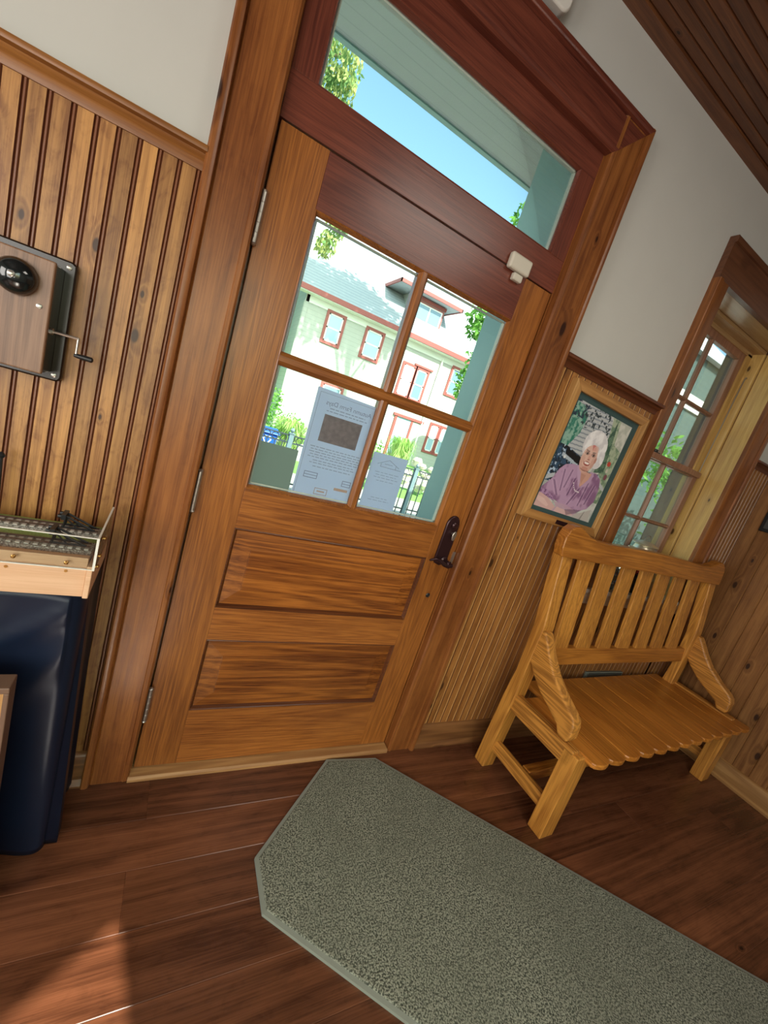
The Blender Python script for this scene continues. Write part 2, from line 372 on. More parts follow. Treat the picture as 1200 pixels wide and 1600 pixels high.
mb.box(2.855, 2.97, .228, .305, .93, 2.66, 1).box(1.97, 2.06, .228, .305, .93, 2.66, 0).box(2.06, 2.855, .228, .305, 2.585, 2.66, 0)
mb.build('exterior_masonry', ['teal', 'stone'], wf)
# beadboard
def beadboard(mb, u0, u1, z0, z1, pitch, y, start, axis='x', depth=.005, two=False):
    """vertical boards with a sunk round bead between them; axis x: on a y plane facing -y; axis 'yr': on an x plane facing -x"""
    def P(u, d, z): return (u, y + d, z) if axis == 'x' else (y + d, u, z)
    sg = 1 if axis == 'x' else -1
    def strip(ua, da, ub, db, mi):
        ua2, ub2 = max(min(ua, u1), u0), max(min(ub, u1), u0)
        if ub2 - ua2 < 1e-5: return
        if ub != ua:
            fa = (ua2 - ua) / (ub - ua); fb = (ub2 - ua) / (ub - ua); da, db = da + (db - da) * fa, da + (db - da) * fb
        q = [P(ua2, da, z0), P(ub2, db, z0), P(ub2, db, z1), P(ua2, da, z1)]
        mb.add(q, [(0, 1, 2, 3) if axis == 'x' else (3, 2, 1, 0)], mi)
    n0 = math.floor((u0 - start) / pitch) - 1; n1 = math.ceil((u1 - start) / pitch) + 1
    for i in range(n0, n1):
        mb.rnd(); g = start + i * pitch; hb = .0062
        strip(g - hb, 0, g - hb * .62, depth, 1)
        strip(g - hb * .62, depth, g - hb * .25, depth * .25, 2); strip(g - hb * .25, depth * .25, g + hb * .25, depth * .25, 2); strip(g + hb * .25, depth * .25, g + hb * .62, depth, 2)
        strip(g + hb * .62, depth, g + hb, 0, 1)
        strip(g + hb, 0, g + pitch - hb, 0, 0)
M['bead_round'] = flat('reddish stained bead', (.20, .070, .028), .35)
mb = MB()
beadboard(mb, XL, -.150, .11, 1.935, .0430, -.013, -.160)
mb.build('beadboard', ['bead_pine', 'bead_groove', 'bead_round'], wf)
mb = MB()
beadboard(mb, 1.223, 1.947, .11, 1.935, .0430, -.013, 1.358); beadboard(mb, 1.947, 3.06, .11, .93, .0430, -.013, 1.358); beadboard(mb, 3.04, 3.36, .11, 1.935, .0430, -.013, 1.358)
M['bead_pine_r'] = wood('tan pine beadboard', (.19, .070, .016), (.46, .205, .055), 'z', 9, .35, .36, .14, ringmix=.3, blotch=.3, flatax='y', mott=.2)
M['bead_groove_r'] = flat('groove of right beadboard', (.13, .045, .016), .35)
M['bead_round_r'] = flat('bead of right beadboard', (.55, .29, .10), .2)  # bead highlight put into the colour, lighter than the boards
mb.build('beadboard', ['bead_pine_r', 'bead_groove_r', 'bead_round_r'], wf)
# caps
CAP = [(0, 1.929), (-.018, 1.929), (-.022, 1.945), (-.026, 1.950), (-.034, 1.954), (-.038, 1.960), (-.050, 1.963), (-.052, 1.970), (-.050, 1.976), (0, 1.976)]
def cap_x(name, x0, x1):
    return struct(MB().prism(CAP, 'x', x0, x1).build(name, 'casing_pine_x', smooth=True))
M['cap_left'] = wood('honey brown cap rail', (.19, .065, .014), (.40, .17, .042), 'x', 8, .15, .36, .05, ringmix=.3)
cl = cap_x('trim_1', XL, -.149); cl.data.materials[0] = M['cap_left']
cap_x('trim_2', 1.222, 1.947); cap_x('trim_3', 3.045, XR)
# baseboards
BB = [(0, 0), (-.042, 0), (-.042, .008), (-.030, .022), (-.028, .024), (-.028, .112), (-.024, .122), (-.014, .128), (0, .128)]
M['base_x'] = wood('brown pine skirting', (.115, .044, .014), (.26, .115, .038), 'x', 8, .2, .4, .1)
struct(MB().prism(BB, 'x', XL, -.150).rnd().build('baseboard_left', 'base_x', smooth=True))
struct(MB().prism(BB, 'x', 1.223, XR).build('baseboard_front', 'base_x', smooth=True))
# right wall
mb = MB(); mb.box(XR, XR + .1, YB, .1, -.02, H)
wr = struct(mb.build('wall_right', 'plaster'))
mb = MB(); i = 0; yy = -.0
while yy > YB:
    mb.rnd(); a, b = yy - .0900, yy
    g = .004
    mb.add([(XR - .008, a, .1), (XR - .014, a + g, .1), (XR - .014, b - g, .1), (XR - .008, b, .1), (XR - .008, a, 1.94), (XR - .014, a + g, 1.94), (XR - .014, b - g, 1.94), (XR - .008, b, 1.94)],
           [(0, 1, 5, 4), (1, 2, 6, 5), (2, 3, 7, 6)])
    yy -= .0900
mb.build('plank_panelling', 'right_pine', wr)
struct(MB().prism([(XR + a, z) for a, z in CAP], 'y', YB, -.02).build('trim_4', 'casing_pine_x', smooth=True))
bo = struct(MB().prism([(XR + a, z) for a, z in BB], 'y', YB, -.0).build('baseboard_right', 'base_pine', smooth=True))
# left wall, back wall (behind the camera, with the opening the sun comes through)
struct(MB().box(XL - .1, XL, YB, .1, -.02, H).build('wall_left', 'plaster'))
OX0, OX1, OZ = -.95, .60, 2.88
mb = MB(); mb.box(XL, OX0, YB - .1, YB, -.02, H).box(OX1, XR, YB - .1, YB, -.02, H).box(OX0, OX1, YB - .1, YB, OZ, H).box(OX0, OX1, YB - .1, YB, -.02, .9)
struct(mb.build('wall_back', 'plaster'))
# ceiling boards along x
mb = MB(); mb.box(XL - .1, XR + .1, YB - .1, .1, H + .004, H + .06); y = -.052; pit = .0395
mb.rnd().box(XL, XR, -.050, .0, H - .012, H + .004)
while y > YB:
    mb.rnd(); mb.add([(XL, y - pit + .004, H - .004), (XR, y - pit + .004, H - .004), (XR, y - .004, H - .004), (XL, y - .004, H - .004), (XL, y - pit, H + .003), (XR, y - pit, H + .003), (XR, y, H + .003), (XL, y, H + .003)],
                     [(3, 2, 1, 0), (0, 1, 5, 4), (2, 3, 7, 6)]); y -= pit
struct(mb.build('ceiling', 'ceil_pine'))

# ---------------------------------------------------------------- door casing
CI0, CI1, CO0, CO1, CZ0, CZ1 = -.010, 1.077, -.152, 1.225, 2.632, 2.777
def vcasing(name, a, b, z0, z1, flip, mat='casing_pine', parent=None):
    # profile from inner edge (a) to outer edge (b)
    s_ = 1 if b > a else -1; L = abs(b - a)
    pr = [(0, .004), (0, -.030), (.006, -.036), (.018, -.037), (.020, -.034), (L - .030, -.034), (L - .026, -.030), (L - .022, -.046), (L - .014, -.050), (L - .004, -.049), (L, -.044), (L, .0)]
    pr = [(a + s_ * u, y) for u, y in pr]
    return MB().prism(pr, 'z', z0, z1).build(name, mat, parent, smooth=True)
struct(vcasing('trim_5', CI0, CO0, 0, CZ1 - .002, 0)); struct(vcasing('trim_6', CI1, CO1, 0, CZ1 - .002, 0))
def hcasing(name, x0, x1, z_in, z_out, mat='casing_pine_x'):
    s_ = 1 if z_out > z_in else -1; L = abs(z_out - z_in)
    pr = [(.004, 0), (-.030, 0), (-.0365, .006), (-.0375, .018), (-.0345, .020), (-.0345, L - .030), (-.030, L - .026), (-.0465, L - .022), (-.0505, L - .014), (-.0495, L - .004), (-.0445, L), (0, L)]
    mb = MB(); n = len(pr); s0 = [(y, z_in + s_ * u, u) for y, u in pr]
    # mitred ends: inner edge shorter than outer edge
    L0 = [(x0 + (L - u), y, z) for y, z, u in s0]; L1 = [(x1 - (L - u), y, z) for y, z, u in s0]
    mb.add(L0 + L1, [tuple(range(n))] + [tuple(n + i for i in range(n))[::-1]] + [(i, n + i, n + (i + 1) % n, (i + 1) % n) for i in range(n)])
    return mb.build(name, mat, smooth=True)
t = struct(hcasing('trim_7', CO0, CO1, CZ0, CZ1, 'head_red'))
# door frame (jambs) and threshold
mb = MB(); mb.box(-.056, -.006, .0, .10, 0, 2.70).box(1.073, 1.121, .0, .10, 0, 2.70).rnd().box(-.006, 1.073, .0, .10, 2.650, 2.70)
mb.rnd().box(-.05, .012, .046, .062, 0, 2.66).box(1.055, 1.10, .046, .062, 0, 2.66)
mb.rnd().box(-.056, -.012, .10, .13, 0, 2.70); mb.box(1.079, 1.121, .10, .13, 0, 2.70)
struct(mb.build('trim_8', 'casing_pine'))
mb = MB(); mb.prism([(-.043, 0), (-.043, .010), (-.036, .017), (.0, .019), (.06, .020), (.10, .018), (.10, 0)], 'x', -.014, 1.071)
struct(mb.build('trim_9', 'thresh'))

# ---------------------------------------------------------------- door
door = empty('door_1', (0, 0, 0)); struct(door); door['label'] = 'brown stained wooden door with four panes of glass and two raised panels'; door['category'] = 'door'
DT = .044
G0, G1, GZ0, GZ1, GM, GZM = .1394, .9305, 1.1423, 1.9891, .5311, 1.5668
P1T, P1B, P2T, P2B, ZB, ZT, W = .9976, .6965, .5655, .2639, .022, 2.1415, 1.0665
MB().rnd(.13).box(.0, G0, 0, DT, ZB, ZT).build('stile', 'door_v', door, bev=.0015)
MB().rnd(.71).box(G1, W, 0, DT, ZB, ZT).build('stile', 'door_v', door, bev=.0015)
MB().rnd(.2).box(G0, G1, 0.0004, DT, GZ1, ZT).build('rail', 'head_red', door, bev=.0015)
for nm, z0, z1, r in (('rail', P1T, GZ0, .45), ('rail', P2T, P1B, .62), ('rail', ZB, P2B, .83)):
    MB().rnd(r).box(G0, G1, 0.0004, DT, z0, z1).build(nm, 'door_h', door, bev=.0015)
def sticking(x0, x1, z0, z1, wd, dp, name, mat, y0=0.0, parent=None, y1=None):
    """moulded bevel running round the inside of an opening"""
    mb = MB(); y1 = dp if y1 is None else y1
    pts = lambda i, y: [(x0 + i, y, z0 + i), (x1 - i, y, z0 + i), (x1 - i, y, z1 - i), (x0 + i, y, z1 - i)]
    lay = [pts(-.001, y0), pts(wd * .25, y0 - .002), pts(wd * .5, y0 + dp * .15), pts(wd * .75, y0 + dp * .6), pts(wd, y0 + dp), pts(wd, y0 + dp + .004)]
    v = [p for l in lay for p in l]; f = []
    for a in range(len(lay) - 1):
        for i in range(4): f.append((a * 4 + i, a * 4 + (i + 1) % 4, (a + 1) * 4 + (i + 1) % 4, (a + 1) * 4 + i))
    mb.add(v, f); return mb.build(name, mat, parent, smooth=False)
def raised_panel(x0, x1, z0, z1, r):
    mb = MB().rnd(r); lay = []
    for i, y in ((0, .013), (.012, .013), (.070, .0075), (.0705, .0045), (.074, .004)):
        lay.append([(x0 + i, y, z0 + i), (x1 - i, y, z0 + i), (x1 - i, y, z1 - i), (x0 + i, y, z1 - i)])
    v = [p for l in lay for p in l]; f = []
    for a in range(len(lay) - 1):
        for i in range(4): f.append((a * 4 + i, a * 4 + (i + 1) % 4, (a + 1) * 4 + (i + 1) % 4, (a + 1) * 4 + i))
    b = (len(lay) - 1) * 4; f.append((b, b + 1, b + 2, b + 3)); mb.add(v, f)
    mb.box(x0, x1, .014, .03, z0, z1)
    pn = mb.build('panel', 'door_panel', door)
    sticking(x0, x1, z0, z1, .011, .011, 'moulding', 'moulding_dark', parent=pn)
raised_panel(G0, G1, P1B, P1T, .37); raised_panel(G0, G1, P2B, P2T, .91)
sticking(G0, G1, GZ0, GZ1, .010, .012, 'moulding', 'door_v', parent=door)
def muntin(axis, c, a0, a1, w_, y0, y1, mat, parent, name='muntin', r=None):
    pr = [(c - w_ / 2, y0 + .012), (c - w_ * .36, y0 + .006), (c - w_ * .2, y0), (c + w_ * .2, y0), (c + w_ * .36, y0 + .006), (c + w_ / 2, y0 + .012), (c + w_ / 2, y1), (c - w_ / 2, y1)]
    mb = MB().rnd(r)
    if axis == 'z': mb.prism(pr, 'z', a0, a1)
    else: mb.prism([(y, z) for z, y in pr], 'x', a0, a1)
    return mb.build(name, mat, parent)
muntin('z', GM, GZ0, GZM - .016, .038, -.001, .036, 'door_v', door); muntin('z', GM, GZM + .016, GZ1, .038, -.001, .036, 'door_v', door)
muntin('x', GZM, G0, G1, .042, -.0015, .036, 'door_h', door)
for x0, x1 in ((G0, GM), (GM, G1)):
    for z0, z1 in ((GZ0, GZM), (GZM, GZ1)):
        e = .0125
        pn = MB().box(x0 + e, x1 - e, .016, .019, z0 + e, z1 - e).build('window_pane', 'pane', door)
        mb = MB(); t_ = .0045
        mb.box(x0 + e, x0 + e + t_, .019, .03, z0 + e, z1 - e).box(x1 - e - t_, x1 - e, .019, .03, z0 + e, z1 - e).box(x0 + e, x1 - e, .019, .03, z0 + e, z0 + e + t_).box(x0 + e, x1 - e, .019, .03, z1 - e - t_, z1 - e)
        mb.build('glazing_bead', 'bead_light', pn)
# hinges
for zc in (1.8955, 1.1017, .3046):
    mb = MB(); hl = .064
    mb.tube([(-.001, -.011, zc - hl), (-.001, -.011, zc + hl)], .0078, 12)
    for s_ in (-1, 1): mb.lathe([(.0075, 0), (.009, .003), (.006, .007), (.001, .009)] if s_ > 0 else [(.001, -.009), (.006, -.007), (.009, -.003), (.0075, 0)], (-.001, -.011, zc + s_ * hl), 'z', 12)
    for q in (-.6, -.2, .2, .6): mb.torus((-.001, -.011, zc + q * hl), .0078, .0008, 'z', 12, 4)
    mb.box(-.006, .004, -.006, .002, zc - hl, zc + hl)
    h_ = mb.build('hinge', 'steel', door, smooth=True)
# lock plate, thumb turn, lever
px, pw = 1.000, .033
zt, zb = 1.205, .988
prof = [(px - pw, zb + .01), (px - pw + .006, zb - .004), (px, zb - .012), (px + pw - .006, zb - .004), (px + pw, zb + .01), (px + pw, zt - .045)]
for a in range(1, 12): prof.append((px + pw * math.cos(PI * a / 12), zt - .045 + .045 * math.sin(PI * a / 12)))
prof.append((px - pw, zt - .045))
plate = MB().prism(prof, 'y', -.012, .0).build('lock_plate', 'bronze', door, bev=.004, smooth=True)
mb = MB(); mb.lathe([(.015, 0), (.015, .008), (.010, .012)], (px + .004, -.012, 1.165), '-y', 16)
mb.build('lock_cylinder', 'bronze', plate, smooth=True)
mb = MB(); mb.lathe([(.006, 0), (.006, .012)], (px + .008, -.012, 1.128), '-y', 10)
tt = [(-.005, -.004), (-.009, .008), (-.010, .022), (-.006, .034), (.001, .038), (.008, .034), (.010, .022), (.008, .008), (.004, -.004)]
mb.prism([(px + .010 + a, 1.105 + b) for a, b in tt], 'y', -.030, -.024)
mb.build('thumb_turn', 'steel', plate, bev=.002, smooth=True)
mb = MB(); zc = 1.004
mb.lathe([(.018, 0), (.018, .010), (.011, .014), (.011, .038), (.013, .048), (.008, .054)], (px + .012, -.010, zc), '-y', 18)
mb.tube([(px + .030, -.054, zc - .006), (px + .012, -.056, zc - .008), (px - .012, -.056, zc - .004), (px - .038, -.056, zc + .010), (px - .062, -.055, zc + .014), (px - .088, -.052, zc + .004)], [.010, .012, .010, .0085, .008, .004], 10)
mb.build('lever_handle', 'bronze', plate, smooth=True)
mb = MB(); mb.lathe([(.009, 0), (.011, .002), (.008, .004), (.003, .002)], (1.008, .0, .826), '-y', 14)
mb.build('plugged_keyhole', 'black_iron', door, smooth=True)
MB().box(1.058, 1.072, -.003, .004, .975, 1.045).build('latch_plate', 'steel', door)
# ---------------------------------------------------------------- transom
tr = empty('window_1', (0, 0, 0)); struct(tr); tr['label'] = 'fixed transom window above the front door'; tr['category'] = 'window'
T0, T1, TZ0, TZ1 = .0658, .999, 2.2599, 2.5492
mb = MB(); mb.box(-.006, 1.073, 0, .045, 2.1465, TZ0).rnd().box(-.006, 1.073, .0, .045, TZ1, 2.650)
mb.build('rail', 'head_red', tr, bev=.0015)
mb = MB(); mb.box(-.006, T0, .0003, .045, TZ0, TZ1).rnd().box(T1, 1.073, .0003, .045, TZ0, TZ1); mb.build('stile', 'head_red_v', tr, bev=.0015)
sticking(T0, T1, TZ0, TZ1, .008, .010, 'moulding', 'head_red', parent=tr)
pn = MB().box(T0 + .008, T1 - .008, .014, .017, TZ0 + .008, TZ1 - .008).build('window_pane', 'pane', tr)
mb = MB(); e = .008; t_ = .005
mb.box(T0 + e, T0 + e + t_, .017, .03, TZ0 + e, TZ1 - e).box(T1 - e - t_, T1 - e, .017, .03, TZ0 + e, TZ1 - e).box(T0 + e, T1 - e, .017, .03, TZ0 + e, TZ0 + e + t_).box(T0 + e, T1 - e, .017, .03, TZ1 - e - t_, TZ1 - e)
mb.build('glazing_bead', 'bead_light', pn)

# ---------------------------------------------------------------- right-hand window
win = empty('window_2', (0, 0, 0)); struct(win); win['label'] = 'deep set double hung window behind the bench'; win['category'] = 'window'
mb = MB()
def casing_piece(mb, poly_in_out, z0, z1): mb.prism(poly_in_out, 'z', z0, z1)
IW0, IW1, IZ1, OW0, OW1, OZ1 = 2.050, 2.910, 2.583, 1.946, 3.050, 2.765
for a, b in ((IW0, OW0), (IW1, OW1)):
    s_ = 1 if b > a else -1; L = abs(b - a)
    pr = [(a + s_ * u, y) for u, y in [(0, .0), (.0, -.026), (.008, -.031), (L - .030, -.031), (L - .028, -.040), (L - .003, -.040), (L, -.037), (L, 0)]]
    MB().prism(pr, 'z', .985, IZ1).build('casing', 'casing_pine', win, smooth=True)
pr = [(0, IZ1), (-.028, IZ1), (-.031, IZ1 + .01), (-.031, OZ1 - .03), (-.0402, OZ1 - .028), (-.0402, OZ1 - .003), (-.037, OZ1), (0, OZ1)]
M['head_dark'] = wood('dark red brown head casing', (.075, .026, .012), (.17, .066, .028), 'x', 8, .2, .34, .05, ringmix=.3)
L = OZ1 - IZ1
mb = MB(); n = len(pr); A = [(OW0, y, z) for y, z in pr]; B = [(OW1, y, z) for y, z in pr]
mb.add(A + B, [tuple(range(n)), tuple(range(n, 2 * n))[::-1]] + [(i, n + i, n + (i + 1) % n, (i + 1) % n) for i in range(n)])
mb.build('casing', 'head_dark', win, smooth=True)
# jamb boards, two steps deep
mb = MB(); mb.box(IW1 + .001, IW1 + .02, .001, .112, .985, IZ1).rnd().box(IW0 - .02, IW0 - .001, .001, .112, .985, IZ1)
mb.rnd().box(IW1 - .014, IW1 + .02, .117, .224, .985, 2.572).rnd().box(IW0 - .02, IW0 + .014, .117, .224, .985, 2.572)
mb.rnd().box(2.848, 2.90, .178, .224, .985, 2.56).rnd().box(2.06, 2.112, .178, .224, .985, 2.56)
mb.build('jamb', 'jamb', win, bev=.002)
M['jamb_x'] = wood('pale pine head jamb', (.34, .19, .075), (.56, .37, .17), 'x', 6, .2, .25, .05, ringmix=.25)
mb = MB(); mb.box(IW0, IW1, .001, .112, IZ1 + .001, IZ1 + .02).rnd().box(IW0, IW1, .117, .224, 2.568, IZ1 + .02).rnd().box(2.06, 2.90, .178, .224, 2.545, 2.575)
mb.build('jamb', 'jamb_x', win, bev=.002)
mb = MB(); mb.box(IW0 - .012, IW1 + .012, .112, .117, .985, IZ1 + .012)
mb = MB(); mb.box(IW0 - .02, IW0 - .006, .110, .119, .985, IZ1).box(IW1 + .006, IW1 + .02, .110, .119, .985, IZ1).box(IW0, IW1, .110, .119, IZ1 + .008, IZ1 + .02)
mb.build('jamb_gap', 'bead_groove', win)
def sash(x0, x1, z0, z1, y0, y1, st, top, bot, cx, zm, name):
    s_ = MB(); s_.rnd().box(x0, x0 + st, y0, y1, z0, z1).rnd().box(x1 - st, x1, y0, y1, z0, z1).rnd().box(x0 + st, x1 - st, y0, y1, z0, z0 + bot).rnd().box(x0 + st, x1 - st, y0, y1, z1 - top, z1)
    so_ = s_.build('sash', 'sash', win, bev=.004)
    muntin('z', cx, z0 + bot, z1 - top, .024, y0 + .003, y1 - .006, 'sash', so_)
    muntin('x', zm, x0 + st, x1 - st, .024, y0 + .0025, y1 - .006, 'sash', so_)
    MB().box(x0 + st - .004, x1 - st + .004, y1 - .012, y1 - .009, z0 + bot - .004, z1 - top + .004).build('window_pane', 'pane', so_)
    return so_
sash(2.112, 2.848, 1.765, 2.550, .187, .222, .055, .045, .035, 2.480, 2.155, 'upper')
lo = sash(2.100, 2.860, 1.000, 1.800, .140, .176, .052, .040, .07, 2.490, 1.415, 'lower')
# meeting rail ledge and latch
mb = MB(); pts = [(2.10, .140), (2.86, .140), (2.86, .128), (2.70, .112), (2.30, .112), (2.10, .128)]
mb.prism(pts, 'z', 1.765, 1.800).build('lift_ledge', 'sash', lo, bev=.003)
mb = MB(); mb.box(2.33, 2.40, .150, .185, 1.800, 1.812).lathe([(.016, 0), (.016, .010), (.006, .016)], (2.365, .165, 1.812), 'z', 14); mb.tube([(2.365, .165, 1.822), (2.32, .16, 1.826)], .004, 6)
mb.build('sash_latch', 'black_iron', lo, smooth=True)
mb = MB(); mb.tube([(2.892, .150, 2.420), (2.884, .152, 2.425), (2.882, .154, 2.40), (2.882, .156, 2.30), (2.882, .158, 1.81)], .0035, 8)
mb.build('sash_cord', 'steel', win, smooth=True)
mb = MB(); mb.box(1.925, 3.075, -.065, .16, .962, .987).rnd().box(1.955, 3.045, -.026, -.010, .885, .962)
M['stool'] = wood('glossy pale window stool', (.62, .54, .42), (.80, .74, .62), 'x', 7, .1, .16, .03, ringmix=.2, coat=.5)  # whitish base colour carries the sky's reflection on the stool
mb.build('stool', 'stool', win, bev=.003)
mb = MB(); mb.box(1.97, 2.97, .18, .34, .90, .95); mb.build('exterior_sill', 'teal', win)

# ================================================================== OUTSIDE
mb = MB(); mb.box(-30, 45, .10, 6.95, -.3, -.05); struct(mb.build('sidewalk', 'concrete'))
mb = MB(); mb.box(-30, 45, 6.95, 8.8, -.32, -.06); struct(mb.build('lawn', 'lawn'))
mb = MB(); mb.box(-30, 45, 8.8, 13.2, -.34, -.10); struct(mb.build('street', 'concrete'))
mb = MB(); mb.box(-30, 45, 13.2, 45, -.32, -.02); struct(mb.build('front_yard', 'lawn'))
# overhang of the roof above the door
mb = MB(); mb.box(-4, 6.2, .10, 1.56, 3.44, 3.50); mb.box(-4, 6.2, 1.56, 1.60, 3.43, 3.56, 1)
struct(mb.build('eave_soffit', ['soffit', 'teal']))

def clump(mb, c, n, rad, hgt, w_=.02, rs=random):
    for i in range(n):
        a = rs.uniform(0, 2 * PI); r0 = rs.uniform(0, rad * .3); le = hgt * rs.uniform(.7, 1.15); out_ = rs.uniform(.2, 1) * rad
        p0 = Vector((c[0] + r0 * math.cos(a), c[1] + r0 * math.sin(a), c[2])); d = Vector((math.cos(a), math.sin(a), 0)); sd = Vector((-math.sin(a), math.cos(a), 0)) * w_ / 2
        q = [p0, p0 + d * out_ * .25 + Vector((0, 0, le * .6)), p0 + d * out_ * .7 + Vector((0, 0, le * .9)), p0 + d * out_ * 1.15 + Vector((0, 0, le * .78))]
        v = [q[0] - sd, q[0] + sd, q[1] + sd, q[1] - sd, q[2] + sd * .7, q[2] - sd * .7, q[3]]
        mb.add(v, [(0, 1, 2, 3), (3, 2, 4, 5), (5, 4, 6)])
def leaves(mb, c, rad, n, size, hang=0.0):
    for i in range(n):
        while True:
            p = Vector((random.uniform(-1, 1), random.uniform(-1, 1), random.uniform(-1, 1)))
            if .25 < p.length < 1: break
        p = Vector((p.x * rad[0], p.y * rad[1], p.z * rad[2])) + Vector(c)
        a = Vector((random.gauss(0, 1), random.gauss(0, 1), random.gauss(0, 1) - hang * 2)).normalized(); b = a.cross(Vector((random.gauss(0, 1), random.gauss(0, 1), random.gauss(0, 1)))).normalized()
        s_ = size * random.uniform(.6, 1.3)
        mb.add([p, p + a * s_ * .5 + b * s_ * .25, p + a * s_, p + a * s_ * .5 - b * s_ * .25], [(0, 1, 2, 3)])
# iron fence
fn = empty('iron_fence', (1.4, 5, -.05), 'dark iron fence with a row of rings between its top rails', 'fence')
FY = 5.0
mb = MB()
for z in (.875, .760, .125, .02): mb.box(-1.5, 8.0, FY - .012, FY + .012, z - .010, z + .010)
x = -1.5
while x < 8:
    mb.box(x - .007, x + .007, FY - .007, FY + .007, -.03, .765); x += .12
x = -1.5
while x < 8: mb.torus((x, FY, .818), .050, .007, 'y', 16, 4); x += .125
mb.build('rail_panel', 'iron_fence', fn)
for px_ in (-.85, 1.487, 3.826, 6.165):
    mb = MB(); mb.box(px_ - .035, px_ + .035, FY - .035, FY + .035, -.05, .90).box(px_ - .045, px_ + .045, FY - .045, FY + .045, .90, .915)
    mb.lathe([(.01, 0), (.02, .01), (.035, .035), (.035, .045), (.02, .07), (.002, .08)], (px_, FY, .915), 'z', 12)
    mb.build('post', 'post_grey', fn)
# recycling bin
bn = empty('recycling_bin', (1.2, 6.0, -.06), 'blue recycling bin with a white arrows symbol behind the iron fence', 'bin')
mb = MB(); b0 = [(.95, 5.8), (1.45, 5.8), (1.45, 6.3), (.95, 6.3)]
v = [(1.0, 5.85, -.06), (1.42, 5.85, -.06), (1.42, 6.25, -.06), (1.0, 6.25, -.06), (.93, 5.80, .74), (1.47, 5.80, .74), (1.47, 6.3, .74), (.93, 6.3, .74)]
mb.add(v, [(3, 2, 1, 0), (4, 5, 6, 7), (0, 1, 5, 4), (1, 2, 6, 5), (2, 3, 7, 6), (3, 0, 4, 7)]); mb.build('body', 'bin_blue', bn, bev=.02)
MB().prism([(5.76, .74), (5.78, .77), (6.05, .82), (6.32, .77), (6.32, .74)], 'x', .91, 1.49).build('lid', 'bin_blue', bn, bev=.01)
mb = MB()
for k_ in range(3):
    a = PI / 2 + k_ * 2 * PI / 3; c_ = Vector((1.30, 5.795, .63)); 
    p1 = c_ + Vector((math.cos(a + .75), 0, math.sin(a + .75))) * .07; p2 = c_ + Vector((math.cos(a - .75), 0, math.sin(a - .75))) * .07; p3 = c_ + Vector((math.cos(a - 1.05), 0, math.sin(a - 1.05))) * .045
    mb.tube([p1, p2, p3], [.012, .012, .004], 5)
mb.build('arrow_symbol', 'white_trim', bn)
for (x, y, z, r_, h_, lb) in ((1.85, 6.6, -.05, .42, 1.05, 'tall ornamental grass clump left of the pole with paper notice, behind the fence'), (3.45, 6.6, -.05, .36, 1.0, 'bright green ornamental grass clump seen low in the right panes, nearer the middle bar'), (4.30, 6.7, -.05, .38, 1.35, 'taller ornamental grass clump seen low in the right panes, by the fence post')):
    mb = MB(); clump(mb, (x, y, z), 420, r_, h_, .022); o = mb.build('ornamental_grass', 'grass')
    tag(o, {0: 'ornamental grass clump behind the fence, in the lower left pane', 1: 'ornamental grass clump behind the fence, left one in the lower right pane', 2: 'taller ornamental grass clump behind the fence, right one in the lower right pane'}[[1.85, 3.45, 4.30].index(x)], 'grass', 'grass clumps behind the fence')
# low stones behind right fence
mb = MB()
for i in range(26):
    x = random.uniform(4.6, 7.2); y = random.uniform(7.6, 8.4); z = random.uniform(.1, .9)
    r_ = random.uniform(.10, .18); mb.rnd(); mb.lathe([(r_ * .6, -r_ * .6), (r_, 0), (r_ * .6, r_ * .6)], (x, y, z), 'z', 7)
o = mb.build('flower_bed', flat('pale flowers and stones', (.55, .5, .42), .9, noise=.6, nscale=9)); tag(o, 'patch of pale flowers and stones behind the right end of the iron fence', 'flower bed', kind='stuff')

# house
hs = empty('house', (8, 16, 0), 'cream clapboard house with red trim across the street', 'house')
HY = 16.0; HX0, HX1 = 3.41, 13.6; EZ = 5.45; RY, RZ = 20.6, 9.75
mb = MB(); mb.add([(HX0, HY, -.1), (HX1, HY, -.1), (HX1, 25, -.1), (HX0, 25, -.1), (HX0, HY, EZ), (HX1, HY, EZ), (HX1, 25, EZ), (HX0, 25, EZ), (HX0, RY, RZ - .2), (HX1, RY, RZ - .2)],
  [(0, 1, 5, 4), (1, 2, 6, 9, 5), (2, 3, 7, 6), (3, 0, 4, 8, 7), (4, 5, 9, 8), (6, 7, 8, 9)]); mb.build('wall', 'siding', hs)
ov = .42; sl_ = (RZ - 5.42) / (RY - (HY - .45))
rx0, rx1 = HX0 - ov, HX1 + ov
mb = MB(); mb.prism([(HY - .45, 5.42), (RY, RZ), (RY, RZ - .12), (HY - .45, 5.30)], 'x', rx0, rx1); mb.prism([(RY, RZ), (RY + 5, 5.3), (RY + 5, 5.2), (RY, RZ - .12)], 'x', rx0, rx1)
mb.build('roof', 'shingle', hs)
mb = MB(); mb.box(rx0, rx1, HY - .50, HY - .45, 5.27, 5.46); mb.prism([(HY - .5, 5.28), (HY - .5, 5.46), (RY, RZ + .04), (RY, RZ - .16)], 'x', rx0 - .04, rx0)
mb.build('fascia', 'red_trim', hs)
mb = MB(); mb.box(rx0, rx1, HY - .45, HY, 5.24, 5.28).box(HX0, HX1, HY - .03, HY, 4.98, 5.24); mb.build('cornice', 'white_trim', hs)
mb = MB(); mb.box(HX0 - .03, HX0 + .12, HY - .03, HY + .1, -.1, 5.24); mb.box(HX0 - .05, HX0, 16, 17, -.1, 5.0); mb.build('corner_board', 'siding', hs)
